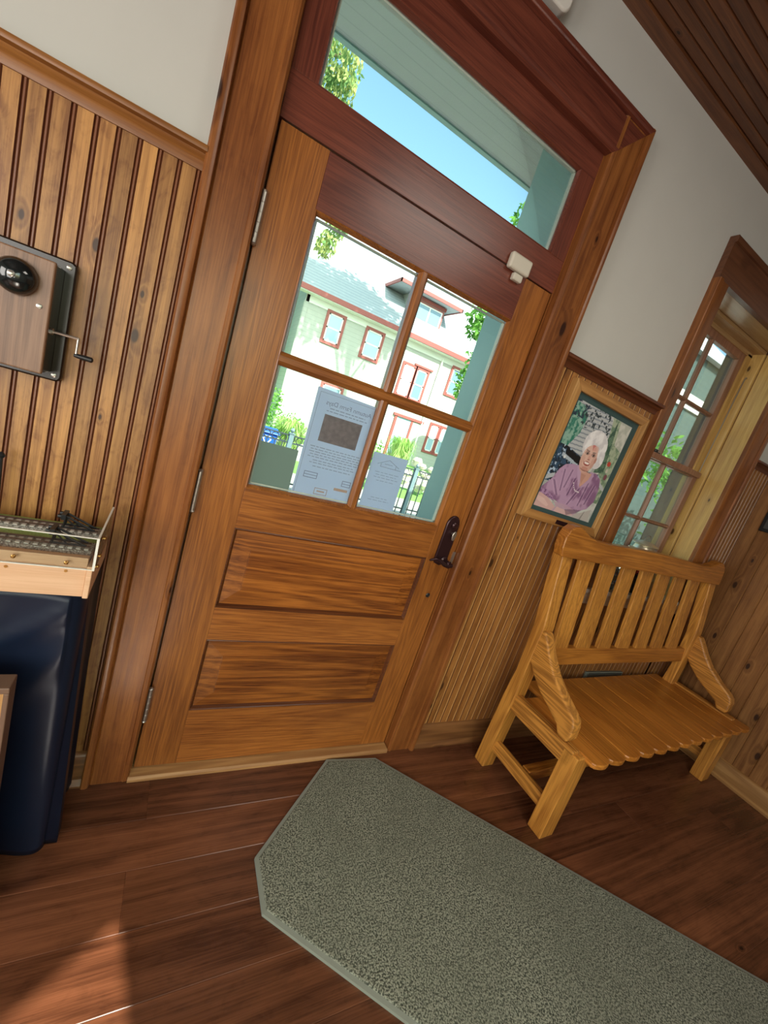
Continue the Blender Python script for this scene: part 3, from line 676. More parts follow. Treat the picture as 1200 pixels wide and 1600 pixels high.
def hwin(x0, x1, z0, z1, y=HY, blind=False, lintel=False):
    tw = .11
    mb = MB(); mb.box(x0 - tw, x0, y - .05, y + .01, z0 - tw, z1 + tw).box(x1, x1 + tw, y - .05, y + .01, z0 - tw, z1 + tw).box(x0, x1, y - .05, y + .01, z1, z1 + tw).box(x0, x1, y - .06, y + .01, z0 - tw, z0)
    if lintel: mb.box(x0 - .22, x1 + .22, y - .09, y, z1 + tw, z1 + tw + .08)
    f = mb.build('window', 'red_trim', hs)
    mb = MB(); t = .055; zm = (z0 + z1) / 2
    mb.box(x0, x0 + t, y - .035, y, z0, z1).box(x1 - t, x1, y - .035, y, z0, z1).box(x0, x1, y - .035, y, z0, z0 + t).box(x0, x1, y - .035, y, z1 - t, z1).box(x0, x1, y - .035, y, zm - .03, zm + .03)
    mb.build('sash', 'white_trim', f)
    MB().box(x0 + .02, x1 - .02, y - .018, y - .01, z0 + .02, z1 - .02).build('pane', 'curtain_glass' if blind else 'house_glass', f)
hwin(4.42, 5.04, 3.88, 5.16 - .22, blind=True); hwin(6.15, 6.85, 3.90, 4.96, blind=True)
hwin(8.25, 8.80, 2.95, 4.26, lintel=False, blind=True); hwin(8.95, 9.48, 2.95, 4.26, lintel=True)
hwin(10.75, 11.45, 3.75, 4.93); hwin(4.95, 5.75, 1.1, 2.28); hwin(10.60, 11.02, .9, 2.15, blind=True); hwin(11.22, 11.7, .9, 2.15, blind=True)
mb = MB(); mb.box(8.55, 8.68, HY - .06, HY, -.1, 2.06).box(9.45, 9.56, HY - .06, HY, -.1, 2.06).box(8.45, 10.1, HY - .10, HY, 2.02, 2.14); f = mb.build('doorway', 'red_trim', hs)
MB().box(8.68, 9.45, HY - .02, HY, -.1, 2.02).build('door', 'curtain_glass', f); MB().box(9.56, 10.05, HY - .03, HY, .2, 2.0).build('sidelight', 'siding', f)
mb = MB(); mb.tube([(10.02, HY - .06, 5.1), (10.02, HY - .06, -.1)], .045, 8); mb.build('downpipe', 'white_trim', hs)
# dormer
DY = 16.7
mb = MB(); mb.box(7.95, 9.75, DY, DY + 3.0, 6.0, 7.32); mb.build('dormer_wall', 'siding', hs)
mb = MB()
e0 = [(7.0, DY - .55, 7.38), (10.35, DY - .55, 7.38), (10.35, DY + 3, 7.9), (7.0, DY + 3, 7.9)]
mb.add([(7.05, DY - .5, 7.42), (10.3, DY - .5, 7.42), (10.3, DY + 2.4, 7.42), (7.05, DY + 2.4, 7.42), (8.2, DY + 1.4, 8.35), (9.2, DY + 1.4, 8.35), (7.05, DY - .5, 7.34), (10.3, DY - .5, 7.34), (10.3, DY + 2.4, 7.34), (7.05, DY + 2.4, 7.34)],
       [(0, 1, 5, 4), (1, 2, 5), (2, 3, 4, 5), (3, 0, 4), (9, 8, 7, 6)])
mb.build('dormer_roof', 'shingle', hs)
mb = MB(); mb.box(7.0, 10.35, DY - .56, DY - .50, 7.30, 7.44).box(7.0, 7.05, DY - .56, DY + 2.4, 7.30, 7.44).box(10.3, 10.35, DY - .56, DY + 2.4, 7.30, 7.44).box(7.9, 9.8, DY - .03, DY, 7.15, 7.30).box(7.9, 9.9, DY - .05, DY, 5.98, 6.15)
mb.build('dormer_fascia', 'red_trim', hs)
f = MB().box(8.2, 9.72, DY - .04, DY, 6.25, 7.12).build('window', 'red_trim', hs)
mb = MB(); mb.box(8.28, 9.64, DY - .055, DY - .035, 6.32, 7.05).build('sash', 'white_trim', f)
mb = MB(); mb.box(8.35, 8.92, DY - .065, DY - .05, 6.38, 6.99).box(9.0, 9.57, DY - .065, DY - .05, 6.38, 6.99).build('pane', 'house_glass', f)
# neighbour in teal seen through the right-hand window
tb = empty('teal_house', (13.5, 6, 0), 'teal clapboard house with a white band seen through the right window', 'house')
MB().box(11.4, 15.5, 6.2, 11, -.1, 6.0).build('wall', 'teal_siding', tb)
MB().box(11.35, 15.55, 6.14, 6.2, 4.55, 4.95).build('white_band', 'white_trim', tb)
MB().prism([(6.0, 5.95), (8.6, 8.0), (11.2, 5.95)], 'x', 11.2, 15.7).build('roof', 'shingle', tb)
# trees and shrubs
def branch(mb, a, b, r0, r1):
    a, b = Vector(a), Vector(b); mid = (a + b) / 2 + Vector((random.uniform(-.1, .1), random.uniform(-.1, .1), .12)); mb.tube([a, mid, b], [r0, (r0 + r1) / 2, r1], 7)
t1 = empty('street_tree', (-.1, 6.5, -.06), 'tree with drooping yellow green leaves at the left of the transom', 'tree')
mb = MB(); mb.tube([(-.1, 6.5, -.1), (-.05, 6.5, 2), (.0, 6.5, 4.2), (.1, 6.6, 7)], [.16, .14, .11, .07], 10)
branch(mb, (0, 6.5, 4.2), (1.7, 6.5, 4.6), .05, .015); branch(mb, (.05, 6.5, 5.6), (1.2, 6.5, 6.6), .06, .015); branch(mb, (.1, 6.6, 6.6), (.9, 6.7, 7.6), .05, .015)
mb.build('trunk', 'bark', t1)
mb = MB()
for c_, r_, n_ in (((1.05, 6.5, 6.45), (.38, .5, .32), 420), ((1.15, 6.5, 6.15), (.30, .4, .2), 200), ((.7, 6.6, 7.2), (.5, .5, .5), 400), ((1.68, 6.5, 4.45), (.20, .25, .30), 170), ((1.58, 6.5, 4.05), (.17, .2, .22), 130), ((.3, 6.6, 7.9), (.7, .7, .5), 300), ((1.80, 6.5, 4.75), (.22, .2, .22), 120)):
    leaves(mb, c_, r_, int(n_ * 2.2), .085, 1.2)
mb.build('foliage', 'leaf_yellow', t1)
t2 = empty('shade_tree', (7.6, 8.4, -.06), 'tall tree right of the door view whose leaves show beside the teal reveal', 'tree')
mb = MB(); mb.tube([(7.7, 8.6, -.1), (7.6, 8.6, 4), (7.5, 8.4, 8), (7.0, 8.2, 12)], [.24, .2, .16, .1], 10); branch(mb, (7.5, 8.4, 8.2), (6.0, 8, 12.2), .1, .04); branch(mb, (7.3, 8.3, 9.5), (8.6, 8.2, 12.5), .08, .03); mb.build('trunk', 'bark', t2)
mb = MB()
for c_, r_, n_ in (((6.75, 9.0, 5.0), (.40, .4, .55), 420), ((6.95, 9.0, 3.35), (.32, .35, .55), 300), ((6.9, 9, 4.1), (.15, .3, .3), 60), ((7.0, 9.0, 7.8), (.35, .5, .5), 140), ((5.2, 8.0, 12.6), (1.5, 1.2, 1.3), 1500), ((7.4, 8.0, 12.8), (1.9, 1.3, 1.6), 2300), ((6.6, 7.6, 14.6), (1.9, 1.3, 1.1), 1500), ((4.0, 8.2, 14.0), (1.3, 1.2, 1.4), 1100)):
    leaves(mb, c_, r_, n_, .17 if c_[2] < 9 else .30, .4)
mb.build('foliage', 'leaf', t2)
t3 = empty('yard_tree', (1.5, 19.5, -.06), 'green tree standing at the left end of the cream house', 'tree')
mb = MB(); mb.tube([(1.4, 17, -.1), (1.5, 17, 3.2)], [.2, .12], 8); mb.build('trunk', 'bark', t3)
mb = MB()
for c_, r_, n_ in (((1.9, 17, 4.9), (.95, 1, 1.6), 1200), ((1.9, 17, 3.0), (1.0, 1, 1.2), 900), ((1.7, 17, 7.0), (.7, 1, 1.0), 300)): leaves(mb, c_, r_, n_, .26)
mb.build('foliage', 'leaf', t3)
mb = MB(); leaves(mb, (2.75, 14.4, .65), (.5, .6, .95), 700, .14); o = mb.build('garden_shrub', 'leaf'); tag(o, 'dark green shrub at the corner of the cream house above the blue bin', 'shrub')
mb = MB(); leaves(mb, (3.9, 15.2, .3), (.6, .4, .5), 300, .14); leaves(mb, (7.3, 15.3, .35), (1.0, .4, .5), 500, .14); 
o = mb.build('foundation_planting', 'leaf'); tag(o, 'low green planting along the foot of the cream house', 'planting', kind='stuff')
mb = MB()
for i in range(14): leaves(mb, (9.5 + i * .42, 4.3 + random.uniform(-.5, .5), random.uniform(.3, 3.1)), (.7, .6, .7), 260, .16)
o = mb.build('hedge', 'leaf'); tag(o, 'leafy green hedge seen through the window behind the bench', 'hedge', kind='stuff')

# ================================================================== THINGS INSIDE
# rug
rug = empty('entry_rug', (.9, -.6, 0), 'grey green speckled entry rug with clipped corners on the plank floor', 'rug')
u = Vector((.7071, -.7071, 0)); v_ = Vector((.7071, .7071, 0))
P0 = [Vector(p) for p in ((.389, -.554, 0), (.389, -.393, 0), (.751, -.051, 0), (.990, -.073, 0))]
far = [P0[3] + u * 2.15, P0[3] + u * 2.30 - v_ * .15, P0[0] + u * 2.45 + v_ * .13, P0[0] + u * 2.32]
poly = [(p.x, p.y) for p in P0 + far][::-1]
rz = .013
rd = MB().prism(poly, 'z', .001, rz)
cxy = Vector((sum(p[0] for p in poly) / len(poly), sum(p[1] for p in poly) / len(poly)))
def inset(poly, d):
    out_ = []; n = len(poly)
    for i in range(n):
        a, b, c = Vector(poly[i - 1]), Vector(poly[i]), Vector(poly[(i + 1) % n])
        e1 = (b - a).normalized(); e2 = (c - b).normalized(); n1 = Vector((-e1.y, e1.x)); n2 = Vector((-e2.y, e2.x))
        bis = (n1 + n2).normalized(); out_.append(tuple(b + bis * d / max(.3, bis.dot(n1))))
    return out_
ar = sum(poly[i][0] * poly[(i + 1) % 8][1] - poly[(i + 1) % 8][0] * poly[i][1] for i in range(8))
ins = inset(poly, .012 * (1 if ar > 0 else -1))
MB().prism(ins, 'z', .001, rz + .002).build('pile', 'rug', rug, bev=.004)
mb = MB(); n = 8
vv = [(x, y, .0005) for x, y in poly] + [(x, y, .011) for x, y in poly] + [(x, y, .012) for x, y in ins]
mb.add(vv, [(i, (i + 1) % n, n + (i + 1) % n, n + i) for i in range(n)] + [(n + i, n + (i + 1) % n, 2 * n + (i + 1) % n, 2 * n + i) for i in range(n)])
mb.build('edge_binding', 'rug_edge', rug)

# bench (built in its own frame: x along, y back to front negative), turned about its rear left foot
BR = math.radians(1.9)
bench = empty('oak_bench', (1.563, -.127, 0), 'golden oak bench with slatted back and scalloped plank seat below the window', 'bench')
bench.rotation_euler = (0, 0, BR)
BL = 1.655; LW = .09
def bp(mb, name, mat, bev=.006, parent=bench, smooth=False):
    o = mb.build(name, mat, None, bev=bev, smooth=smooth, seg=3); o.parent = parent; return o
post = [(.0, 0), (-.065, 0), (-.075, .42), (-.073, .60), (-.070, .82), (-.014, 1.16), (.048, 1.16), (-.012, .80), (-.020, .55), (-.010, .40)]
post = [(a + 0.0, b) for a, b in post]
armpoly = [(-.045, .665), (-.040, .780), (-.055, .800), (-.085, .800), (-.105, .775), (-.150, .715), (-.205, .655), (-.275, .605), (-.345, .565), (-.365, .548), (-.375, .520), (-.378, .470), (-.368, .445), (-.320, .445), (-.300, .480), (-.240, .510), (-.170, .545), (-.110, .590), (-.070, .630)]
for x0, x1, ax in ((0, LW - .012, 0.004), (BL - LW - .018, BL - .030, BL - .064)):
    bp(MB().rnd().prism(post, 'x', x0, x1), 'back_post', 'oak_z')
    bp(MB().rnd().box(x0 + .010, x0 + .010 + LW, -.441, -.369, 0, .425) if x0 == 0 else MB().rnd().box(BL - LW - .010, BL - .010, -.441, -.369, 0, .425), 'front_leg', 'oak_z', .005)
    xa = .010 if x0 == 0 else BL - .055
    bp(MB().rnd().box(xa, xa + .045, -.415, -.050, .355, .440), 'side_rail', 'oak_yl', .005)
    bp(MB().rnd().box(xa + .012, xa + .042, -.372, -.060, .098, .160), 'stretcher', 'oak_yl', .004)
    bp(MB().rnd().prism(armpoly, 'x', ax, ax + .060), 'armrest', 'oak_yl', .010)
bp(MB().rnd().box(.06, BL - .06, -.260, -.215, .105, .160), 'long_stretcher', 'oak_x', .004)
bp(MB().rnd().box(.06, BL - .06, -.395, -.365, .330, .405), 'apron', 'oak_x', .004)
# seat planks: scalloped front edge, run front to back
ns_ = 13; sx0, sx1 = .062, 1.690; pw_ = (sx1 - sx0) / ns_
for i in range(ns_):
    a, b = sx0 + i * pw_ + .0022, sx0 + (i + 1) * pw_ - .0022
    yb = .035 if .07 < a and b < BL - .08 else -.085
    if b > BL - .01: yb = -.0
    pl = [(a, yb), (a, -.468), (a + .010, -.482)]
    m_ = (b - a)
    for k_ in range(1, 6): pl.append((a + .010 + (m_ - .020) * k_ / 6, -.482 - .012 * math.sin(PI * k_ / 6)))
    pl += [(b - .010, -.482), (b, -.468), (b, yb)]
    bp(MB().rnd().prism(pl[::-1], 'z', .408, .431), 'seat_plank', 'oak_y', .005)
# back: lean from (y -.05, z .68) to (y +.01, z 1.16)
def lean(z): return -.062 + (z - .60) * .112
bp(MB().rnd().prism([(lean(.60) + .035, .600), (lean(.60) - .002, .600), (lean(.69) - .002, .690), (lean(.69) + .035, .690)], 'x', LW - .02, BL - LW - .01), 'lower_back_rail', 'oak_x', .004)
for i in range(7):
    xc = .228 + i * .1925; hw = .060
    mb = MB().rnd(); z0, z1 = .685, 1.165
    mb.prism([(lean(z0) + .026, z0), (lean(z0) + .004, z0), (lean(z1) + .004, z1), (lean(z1) + .026, z1)], 'x', xc - hw, xc + hw)
    bp(mb, 'back_slat', 'oak_z', .003)
# crest rail
top = [(-.038, 1.160), (-.048, 1.200), (-.046, 1.250), (-.030, 1.285), (.000, 1.305), (.035, 1.311), (.075, 1.300), (.120, 1.280), (.180, 1.266), (.300, 1.262), (.60, 1.270), (.83, 1.273), (1.06, 1.270), (1.30, 1.262), (1.40, 1.266), (1.465, 1.282), (1.510, 1.300), (1.55, 1.308), (1.585, 1.300), (1.610, 1.280), (1.622, 1.250), (1.622, 1.200), (1.615, 1.160)]
mb = MB().rnd(); n = len(top)
sh = lambda z: (z - 1.16) * .10
vv = [(x, -.035 + sh(z), z) for x, z in top] + [(x, .018 + sh(z), z) for x, z in top]
# shallow arch on the underside
und = [(1.4, 1.158), (1.0, 1.160), (.6, 1.160), (.2, 1.158)]
full = top + und; n = len(full)
vv = [(x, -.035 + sh(z), z) for x, z in full] + [(x, .018 + sh(z), z) for x, z in full]
mb.add(vv, [tuple(range(n))[::-1], tuple(range(n, 2 * n))] + [(i, (i + 1) % n, n + (i + 1) % n, n + i) for i in range(n)])
bp(mb, 'crest_rail', 'oak_x', .007, smooth=False)

# framed portrait
pic = empty('framed_portrait', (1.60, -.03, 1.6), 'oak framed photograph of a white haired person in a lavender blouse, hung by the door', 'picture')
FX0, FX1, FZ0, FZ1 = 1.318, 1.874, 1.272, 1.898
def mitre_frame(x0, x1, z0, z1, w_, y0, y1, mat, parent, name='frame'):
    for k_, (pa, pb) in enumerate((((x0, z0), (x1, z0)), ((x1, z0), (x1, z1)), ((x1, z1), (x0, z1)), ((x0, z1), (x0, z0)))):
        cx_, cz_ = (x0 + x1) / 2, (z0 + z1) / 2
        def inn(p): return (p[0] + (w_ if p[0] < cx_ else -w_), p[1] + (w_ if p[1] < cz_ else -w_))
        ia, ib = inn(pa), inn(pb); mb = MB().rnd()
        O = [(*pa,), (*pb,), ib, ia]
        mb.add([(O[0][0], y1, O[0][1]), (O[1][0], y1, O[1][1]), (O[2][0], y1, O[2][1]), (O[3][0], y1, O[3][1]), (O[0][0], y0 + .002, O[0][1]), (O[1][0], y0 + .002, O[1][1]), (O[2][0], y0, O[2][1]), (O[3][0], y0, O[3][1])],
               [(0, 1, 2, 3), (7, 6, 5, 4), (0, 4, 5, 1), (1, 5, 6, 2), (2, 6, 7, 3), (3, 7, 4, 0)])
        mb.build(name, mat if k_ % 2 else M['frame_x'], parent, bev=.003)
M['frame_x'] = wood('pale oak picture frame level', (.30, .13, .034), (.50, .25, .078), 'x', 9, 0, .38, .06)
mitre_frame(FX0, FX1, FZ0, FZ1, .042, -.050, -.014, 'frame_pine', pic)
MB().box(FX0 + .04, FX1 - .04, -.034, -.016, FZ0 + .02, FZ1 - .02).build('mat_board', flat('dark teal mat board', (.035, .075, .075), .6), pic)
MB().box(1.55, 1.63, -.0515, -.0475, FZ0 + .010, FZ0 + .030).build('title_plate', 'bronze', pic)
# the photograph as a painted grid (u right, v up)
NX, NY = 200, 248
U, V = np.meshgrid((np.arange(NX + 1)) / NX, (np.arange(NY + 1)) / NY)
rs = np.random.RandomState(3)
def vnoise(sc, seed, det=3):
    r0 = np.random.RandomState(seed); tot = np.zeros_like(U); amp = 1; s_ = 0
    for o_ in range(det):
        n_ = int(sc * 2 ** o_) + 2; g = r0.rand(n_ + 2, n_ + 2); x = U * n_; y = V * n_; xi = x.astype(int).clip(0, n_); yi = y.astype(int).clip(0, n_); fx = x - xi; fy = y - yi; fx = fx * fx * (3 - 2 * fx); fy = fy * fy * (3 - 2 * fy)
        tot += amp * (g[yi, xi] * (1 - fx) * (1 - fy) + g[yi, xi + 1] * fx * (1 - fy) + g[yi + 1, xi] * (1 - fx) * fy + g[yi + 1, xi + 1] * fx * fy); s_ += amp; amp *= .6
    return tot / s_
img = np.ones((NY + 1, NX + 1, 3)) * np.array([.62, .62, .60])
def srgb(h): 
    c = np.array([int(h[i:i + 2], 16) / 255 for i in (0, 2, 4)]); return np.where(c < .04, c / 12.92, ((c + .055) / 1.055) ** 2.4)
def inpoly(pts):
    m_ = np.zeros(U.shape, bool); n_ = len(pts); j = n_ - 1
    for i in range(n_):
        xi, yi = pts[i]; xj, yj = pts[j]
        c_ = ((yi > V) != (yj > V)) & (U < (xj - xi) * (V - yi) / (yj - yi + 1e-12) + xi); m_ ^= c_; j = i
    return m_
def ell(cx_, cy_, rx, ry, rot=0): 
    a = math.cos(rot); b = math.sin(rot); X_ = (U - cx_); Y_ = (V - cy_) * (NY / NX); return ((X_ * a + Y_ * b) / rx) ** 2 + ((-X_ * b + Y_ * a) / (ry * NY / NX)) ** 2 < 1
def paint(mask, col, a=1.0):
    col = srgb(col) if isinstance(col, str) else np.array(col)
    a_ = (mask * a)[..., None]; img[:] = img * (1 - a_) + col * a_
def paintn(mask, c1, c2, sc, seed, a=1.0, lo=.4, hi=.6):
    t_ = np.clip((vnoise(sc, seed) - lo) / (hi - lo), 0, 1)[..., None]; col = srgb(c1) * (1 - t_) + srgb(c2) * t_
    a_ = (mask * a)[..., None]; img[:] = img * (1 - a_) + col * a_
allm = np.ones(U.shape, bool)
paintn(allm, 'a9b0aa', 'c9ccc6', 10, 1)
# siding bands
sid = inpoly([(.0, 1), (.60, 1), (.72, .9), (.5, .5), (.1, .55), (.12, .8)]); paint(sid, 'b9bdbf'); paint(sid & (((V * 26 - U * 1.5) % 1) < .32), '87909a')
g_ = inpoly([(.0, .98), (.14, .97), (.24, .90), (.22, .74), (.12, .60), (.0, .60)]); paintn(g_, '2f7a68', '8db3a2', 26, 5)
nz = vnoise(34, 8); paint((nz > .60) & (V > .80) & (U > .04) & (U < .66), '2b3a3f'); paint((vnoise(30, 9) > .55) & (U < .22) & (V > .86), '2a3b4d')
paintn(inpoly([(.64, 1), (1, 1), (1, .2), (.82, .2), (.80, .45)]), '6f8a70', 'a9b59b', 22, 11)
paintn(inpoly([(.78, 1), (1, 1), (1, .74), (.84, .78)]), 'b5b9ad', 'd0d0c6', 14, 12)
paint(inpoly([(.74, .99), (.79, .80), (.84, .60), (.86, .5), (.70, .47), (.68, .62), (.69, .80)]), '3d5c4d'); paint(inpoly([(.74, .99), (.79, .80), (.84, .60), (.86, .5), (.70, .47), (.68, .62), (.69, .80)]) & (vnoise(30, 13) > .55), '64816a')
dk = inpoly([(0, .60), (.12, .60), (.45, .545), (.45, .44), (.80, .47), (.90, .40), (.90, .25), (0, .25)]); paintn(dk, '141c24', '34506a', 20, 15); paint(dk & (vnoise(34, 16) > .61), 'b4c8dc'); paint(inpoly([(.14, .585), (.44, .535), (.44, .475), (.14, .53)]), '14171b'); paint(inpoly([(.10, .535), (.42, .475), (.42, .455), (.10, .50)]), 'aebac4')
paint(inpoly([(0, .30), (.12, .34), (.12, .30), (0, .25)]), 'b6bcc0'); paint(inpoly([(.86, .42), (1, .36), (1, .33), (.86, .38)]), 'b6bcc0')
paint(ell(.895, .60, .035, .024), 'c04a3c'); paint(ell(.91, .53, .02, .02), 'c9c2b4'); paint(ell(.93, .47, .03, .03), '7a4a55'); paint(ell(.15, .50, .02, .016), 'd8dde0')
# blouse
sh_ = inpoly([(.42, .475), (.34, .475), (.22, .445), (.155, .39), (.10, .28), (.02, .20), (-.02, .16), (-.01, .12), (.16, .13), (.30, .10), (.50, .06), (.68, .045), (.78, .09), (.86, .12), (.93, .21), (.92, .33), (.87, .43), (.76, .47), (.66, .465), (.56, .36)])
paintn(sh_, '8a6488', 'b795b4', 7, 21); 
for (a, b, c_, d) in ((.24, .40, .30, .20), (.36, .42, .34, .24), (.60, .30, .50, .10), (.70, .36, .68, .12), (.82, .36, .78, .15), (.46, .36, .44, .18), (.14, .28, .28, .15)):
    dd = np.abs((U - a) * (d - b) - (V - b) * (c_ - a)) / math.hypot(c_ - a, d - b); paint(sh_ & (dd < .012) & (V < b) & (V > d), '6f4f74', .6); paint(sh_ & (dd > .014) & (dd < .028) & (V < b) & (V > d), 'c7a6c2', .5)
# sleeve ruffle, forearms
paintn(inpoly([(-.02, .165), (.10, .17), (.25, .12), (.27, .09), (.14, .11), (0, .115)]), '6d4670', 'b08cb0', 34, 23)
paint(inpoly([(-.02, .13), (.06, .125), (.15, .11), (.24, .08), (.34, .04), (.30, .0), (-.02, .0)]), 'd0aaa6'); paint(inpoly([(.0, .10), (.12, .085), (.22, .04), (.2, .02), (0, .06)]), 'dcbab4')
paint(inpoly([(.28, .09), (.46, .095), (.60, .08), (.72, .055), (.74, .03), (.60, .0), (.30, .0), (.34, .05)]), 'bd9cb0', .9); paint(inpoly([(.36, .05), (.6, .04), (.68, .02), (.6, .0), (.34, .0)]), 'd3b0ae')
paint(inpoly([(.70, .04), (.80, .07), (.95, .13), (.97, .0), (.66, .0)]), 'b9b3ae'); paint(inpoly([(.80, .0), (.84, .09), (.85, .09), (.83, .0)]), '8c8784')
paint(inpoly([(.56, .0), (.72, .05), (.78, .09), (.68, .08), (.5, .05)]), '5a4258', .55)
# neck, collar
paint(inpoly([(.45, .47), (.60, .45), (.69, .45), (.66, .36), (.58, .295), (.52, .36)]), 'cf9f8f'); paint(inpoly([(.50, .42), (.60, .42), (.58, .33), (.54, .36)]), 'b07f70', .5)
paint(inpoly([(.40, .475), (.46, .50), (.50, .43), (.56, .33), (.555, .29), (.47, .38)]), 'bf9fbd'); paint(inpoly([(.70, .46), (.735, .44), (.68, .33), (.58, .28), (.61, .32), (.67, .39)]), 'bb9ab8')
for k_ in range(9): paint(ell(.46 + .018 * k_, .31 - .010 * k_ - .02 * math.sin(k_ * .5), .008, .0065), 'e3d9dd')
# hair, face
hair = ell(.545, .695, .205, .148, -.1) | ell(.66, .62, .110, .12, .3) | ell(.44, .66, .085, .08); paintn(hair, 'd6d3d6', 'efedee', 12, 31)
paint(ell(.525, .565, .125, .135, -.12), 'd3aa9c'); paint(ell(.52, .59, .115, .105, -.1), 'dfb9aa')
paint(inpoly([(.50, .70), (.56, .705), (.59, .66), (.53, .65)]), 'cd7f7a'); paint(ell(.58, .655, .05, .05), 'dcb0a2', .7)
paint(ell(.62, .55, .035, .06), 'c49282', .5); paint(ell(.44, .55, .03, .04), 'c99a8a', .5)
for ex, ez in ((.470, .610), (.580, .612)):
    paint(ell(ex, ez + .004, .038, .020), '8a5a50', .75); paint(ell(ex, ez, .022, .011), 'cbb5ac'); paint(ell(ex + .002, ez, .014, .011), '2a2120')
    rr = ((U - ex) / .043) ** 2 + ((V - (ez - .008)) / .030) ** 2; paint((rr < 1.12) & (rr > .86), 'd8c4b4', .75)
paint((np.abs(V - .635 + (U - .47) * .1) < .005) & (np.abs(U - .468) < .03), '8f7a74'); paint((np.abs(V - .638 - (U - .58) * .1) < .005) & (np.abs(U - .580) < .03), '8f7a74')
paint(inpoly([(.515, .62), (.535, .62), (.555, .570), (.545, .558), (.515, .560), (.505, .572)]), 'd9a798'); paint(ell(.530, .560, .022, .006), '94584e', .7)
paint(ell(.525, .520, .054, .022), 'a3443f'); paint(ell(.525, .525, .044, .011), 'f2e8e2'); paint((np.abs(((U - .527) / .060) ** 2 + ((V - .535) / .034) ** 2 - 1) < .12) & (V < .535), 'b98476', .6)
paint(ell(.53, .47, .055, .022), 'c99385'); paint((np.abs(V - .451 - (U - .53) ** 2 * 2) < .005) & (np.abs(U - .53) < .08), '8d584e', .6)
paint(ell(.645, .575, .018, .030), 'bf8a7c')
me = bpy.data.meshes.new('photo_print'); po = bpy.data.objects.new('photo_print', me); COL.objects.link(po); po.parent = pic; po.matrix_parent_inverse = parent_inv(pic)
A_, B_, C_, D_ = 1.382, 1.792, 1.334, 1.830
vv = [(A_ + (B_ - A_) * i / NX, -.0345, C_ + (D_ - C_) * j / NY) for j in range(NY + 1) for i in range(NX + 1)]
ff = [(j * (NX + 1) + i, j * (NX + 1) + i + 1, (j + 1) * (NX + 1) + i + 1, (j + 1) * (NX + 1) + i) for j in range(NY) for i in range(NX)]
me.from_pydata(vv, [], ff); ca = me.color_attributes.new('print', 'FLOAT_COLOR', 'POINT')
ca.data.foreach_set('color', np.concatenate([img.reshape(-1, 3), np.ones(((NX + 1) * (NY + 1), 1))], 1).astype(np.float32).ravel())
m, nt, out = new_mat('photographic print'); at = N(nt, 'ShaderNodeAttribute', attribute_name='print'); p = N(nt, 'ShaderNodeBsdfPrincipled'); p.inputs['Roughness'].default_value = .35
nt.links.new(at.outputs['Color'], p.inputs['Base Color']); nt.links.new(p.outputs[0], out.inputs[0]); me.materials.append(m)

pic.rotation_euler = (0, math.radians(2.0), 0)
# door sensor
sn = empty('door_contact_sensor', (.872, -.0, 2.158), 'small ivory door contact sensor above the top right door corner', 'sensor')
MB().box(.823, .922, -.024, .0, 2.134, 2.188).build('housing', 'white_plastic', sn, bev=.008, seg=3)
MB().box(.858, .902, -.020, .0, 2.106, 2.131).build('magnet', 'white_plastic', sn, bev=.005)
# housing above the door
hb = empty('wall_box', (.53, -.03, 2.86), 'white rounded plastic box on the wall above the door casing', 'box')
mb = MB(); x0, x1, z0, z1, r_ = .36, .706, 2.795, 2.985, .028; pl = []
for cx_, cz_, a0 in ((x1 - r_, z1 - r_, 0), (x0 + r_, z1 - r_, 90), (x0 + r_, z0 + r_, 180), (x1 - r_, z0 + r_, 270)):
    for k_ in range(7): a = math.radians(a0 + 15 * k_); pl.append((cx_ + r_ * math.cos(a), cz_ + r_ * math.sin(a)))
mb.prism(pl, 'y', -.055, 0).build('shell', 'white_box', hb, bev=.006, smooth=True)

# papers on the door glass (seen from behind)
M['paper'] = papery('backlit white paper', (.80, .79, .90), .75)
M['paper_grey'] = papery('backlit grey paper', (.48, .52, .46), .7)
M['ink'] = flat('grey show through print', (.24, .23, .32), .8)
M['ink_soft'] = flat('faint show through print', (.38, .38, .48), .8)
M['ink_photo'] = flat('brown print photo', (.20, .15, .16), .8, noise=.6, nscale=60)
M['ink_red'] = flat('faint orange print', (.48, .30, .24), .8)
YP = .0215
def sheet(name, q, mat, label, cat):
    mb = MB(); mb.add([(x, YP, z) for x, z in q] + [(x, YP + .0004, z) for x, z in q], [(0, 1, 2, 3), (7, 6, 5, 4), (0, 4, 5, 1), (1, 5, 6, 2), (2, 6, 7, 3), (3, 7, 4, 0)]); o = mb.build(name, mat); tag(o, label, cat); return o
def text(par, body, x, z, size, mat, name='lettering', align='CENTER'):
    cu = bpy.data.curves.new(name, 'FONT'); cu.body = body; cu.size = size; cu.align_x = align
    o = bpy.data.objects.new(name, cu); COL.objects.link(o); o.location = (x, YP - .0006, z); o.rotation_euler = (PI / 2, 0, PI); 
    # read from the room the sheet is seen from behind, so the lettering is mirrored
    o.rotation_euler = (PI / 2, 0, 0); o.scale = (-1, 1, 1)
    cu.materials.append(mat)
    bpy.context.view_layer.update(); me = bpy.data.meshes.new_from_object(o.evaluated_get(bpy.context.evaluated_depsgraph_get())); mw = o.matrix_world.copy()
    bpy.data.objects.remove(o); me.transform(mw); o = bpy.data.objects.new(name, me); COL.objects.link(o); o.parent = par; return o
ps = sheet('event_poster', [(.297, 1.139), (.533, 1.133), (.527, 1.521), (.291, 1.526)], 'paper', 'white event poster taped inside the lower left door pane, its print showing mirrored', 'poster')
text(ps, 'Autumn Farm Days', .418, 1.478, .022, M['ink'])
mb = MB()
def line(x0, x1, z, h=.0016): mb.box(x0, x1, YP - .0006, YP - .0002, z - h, z + h)
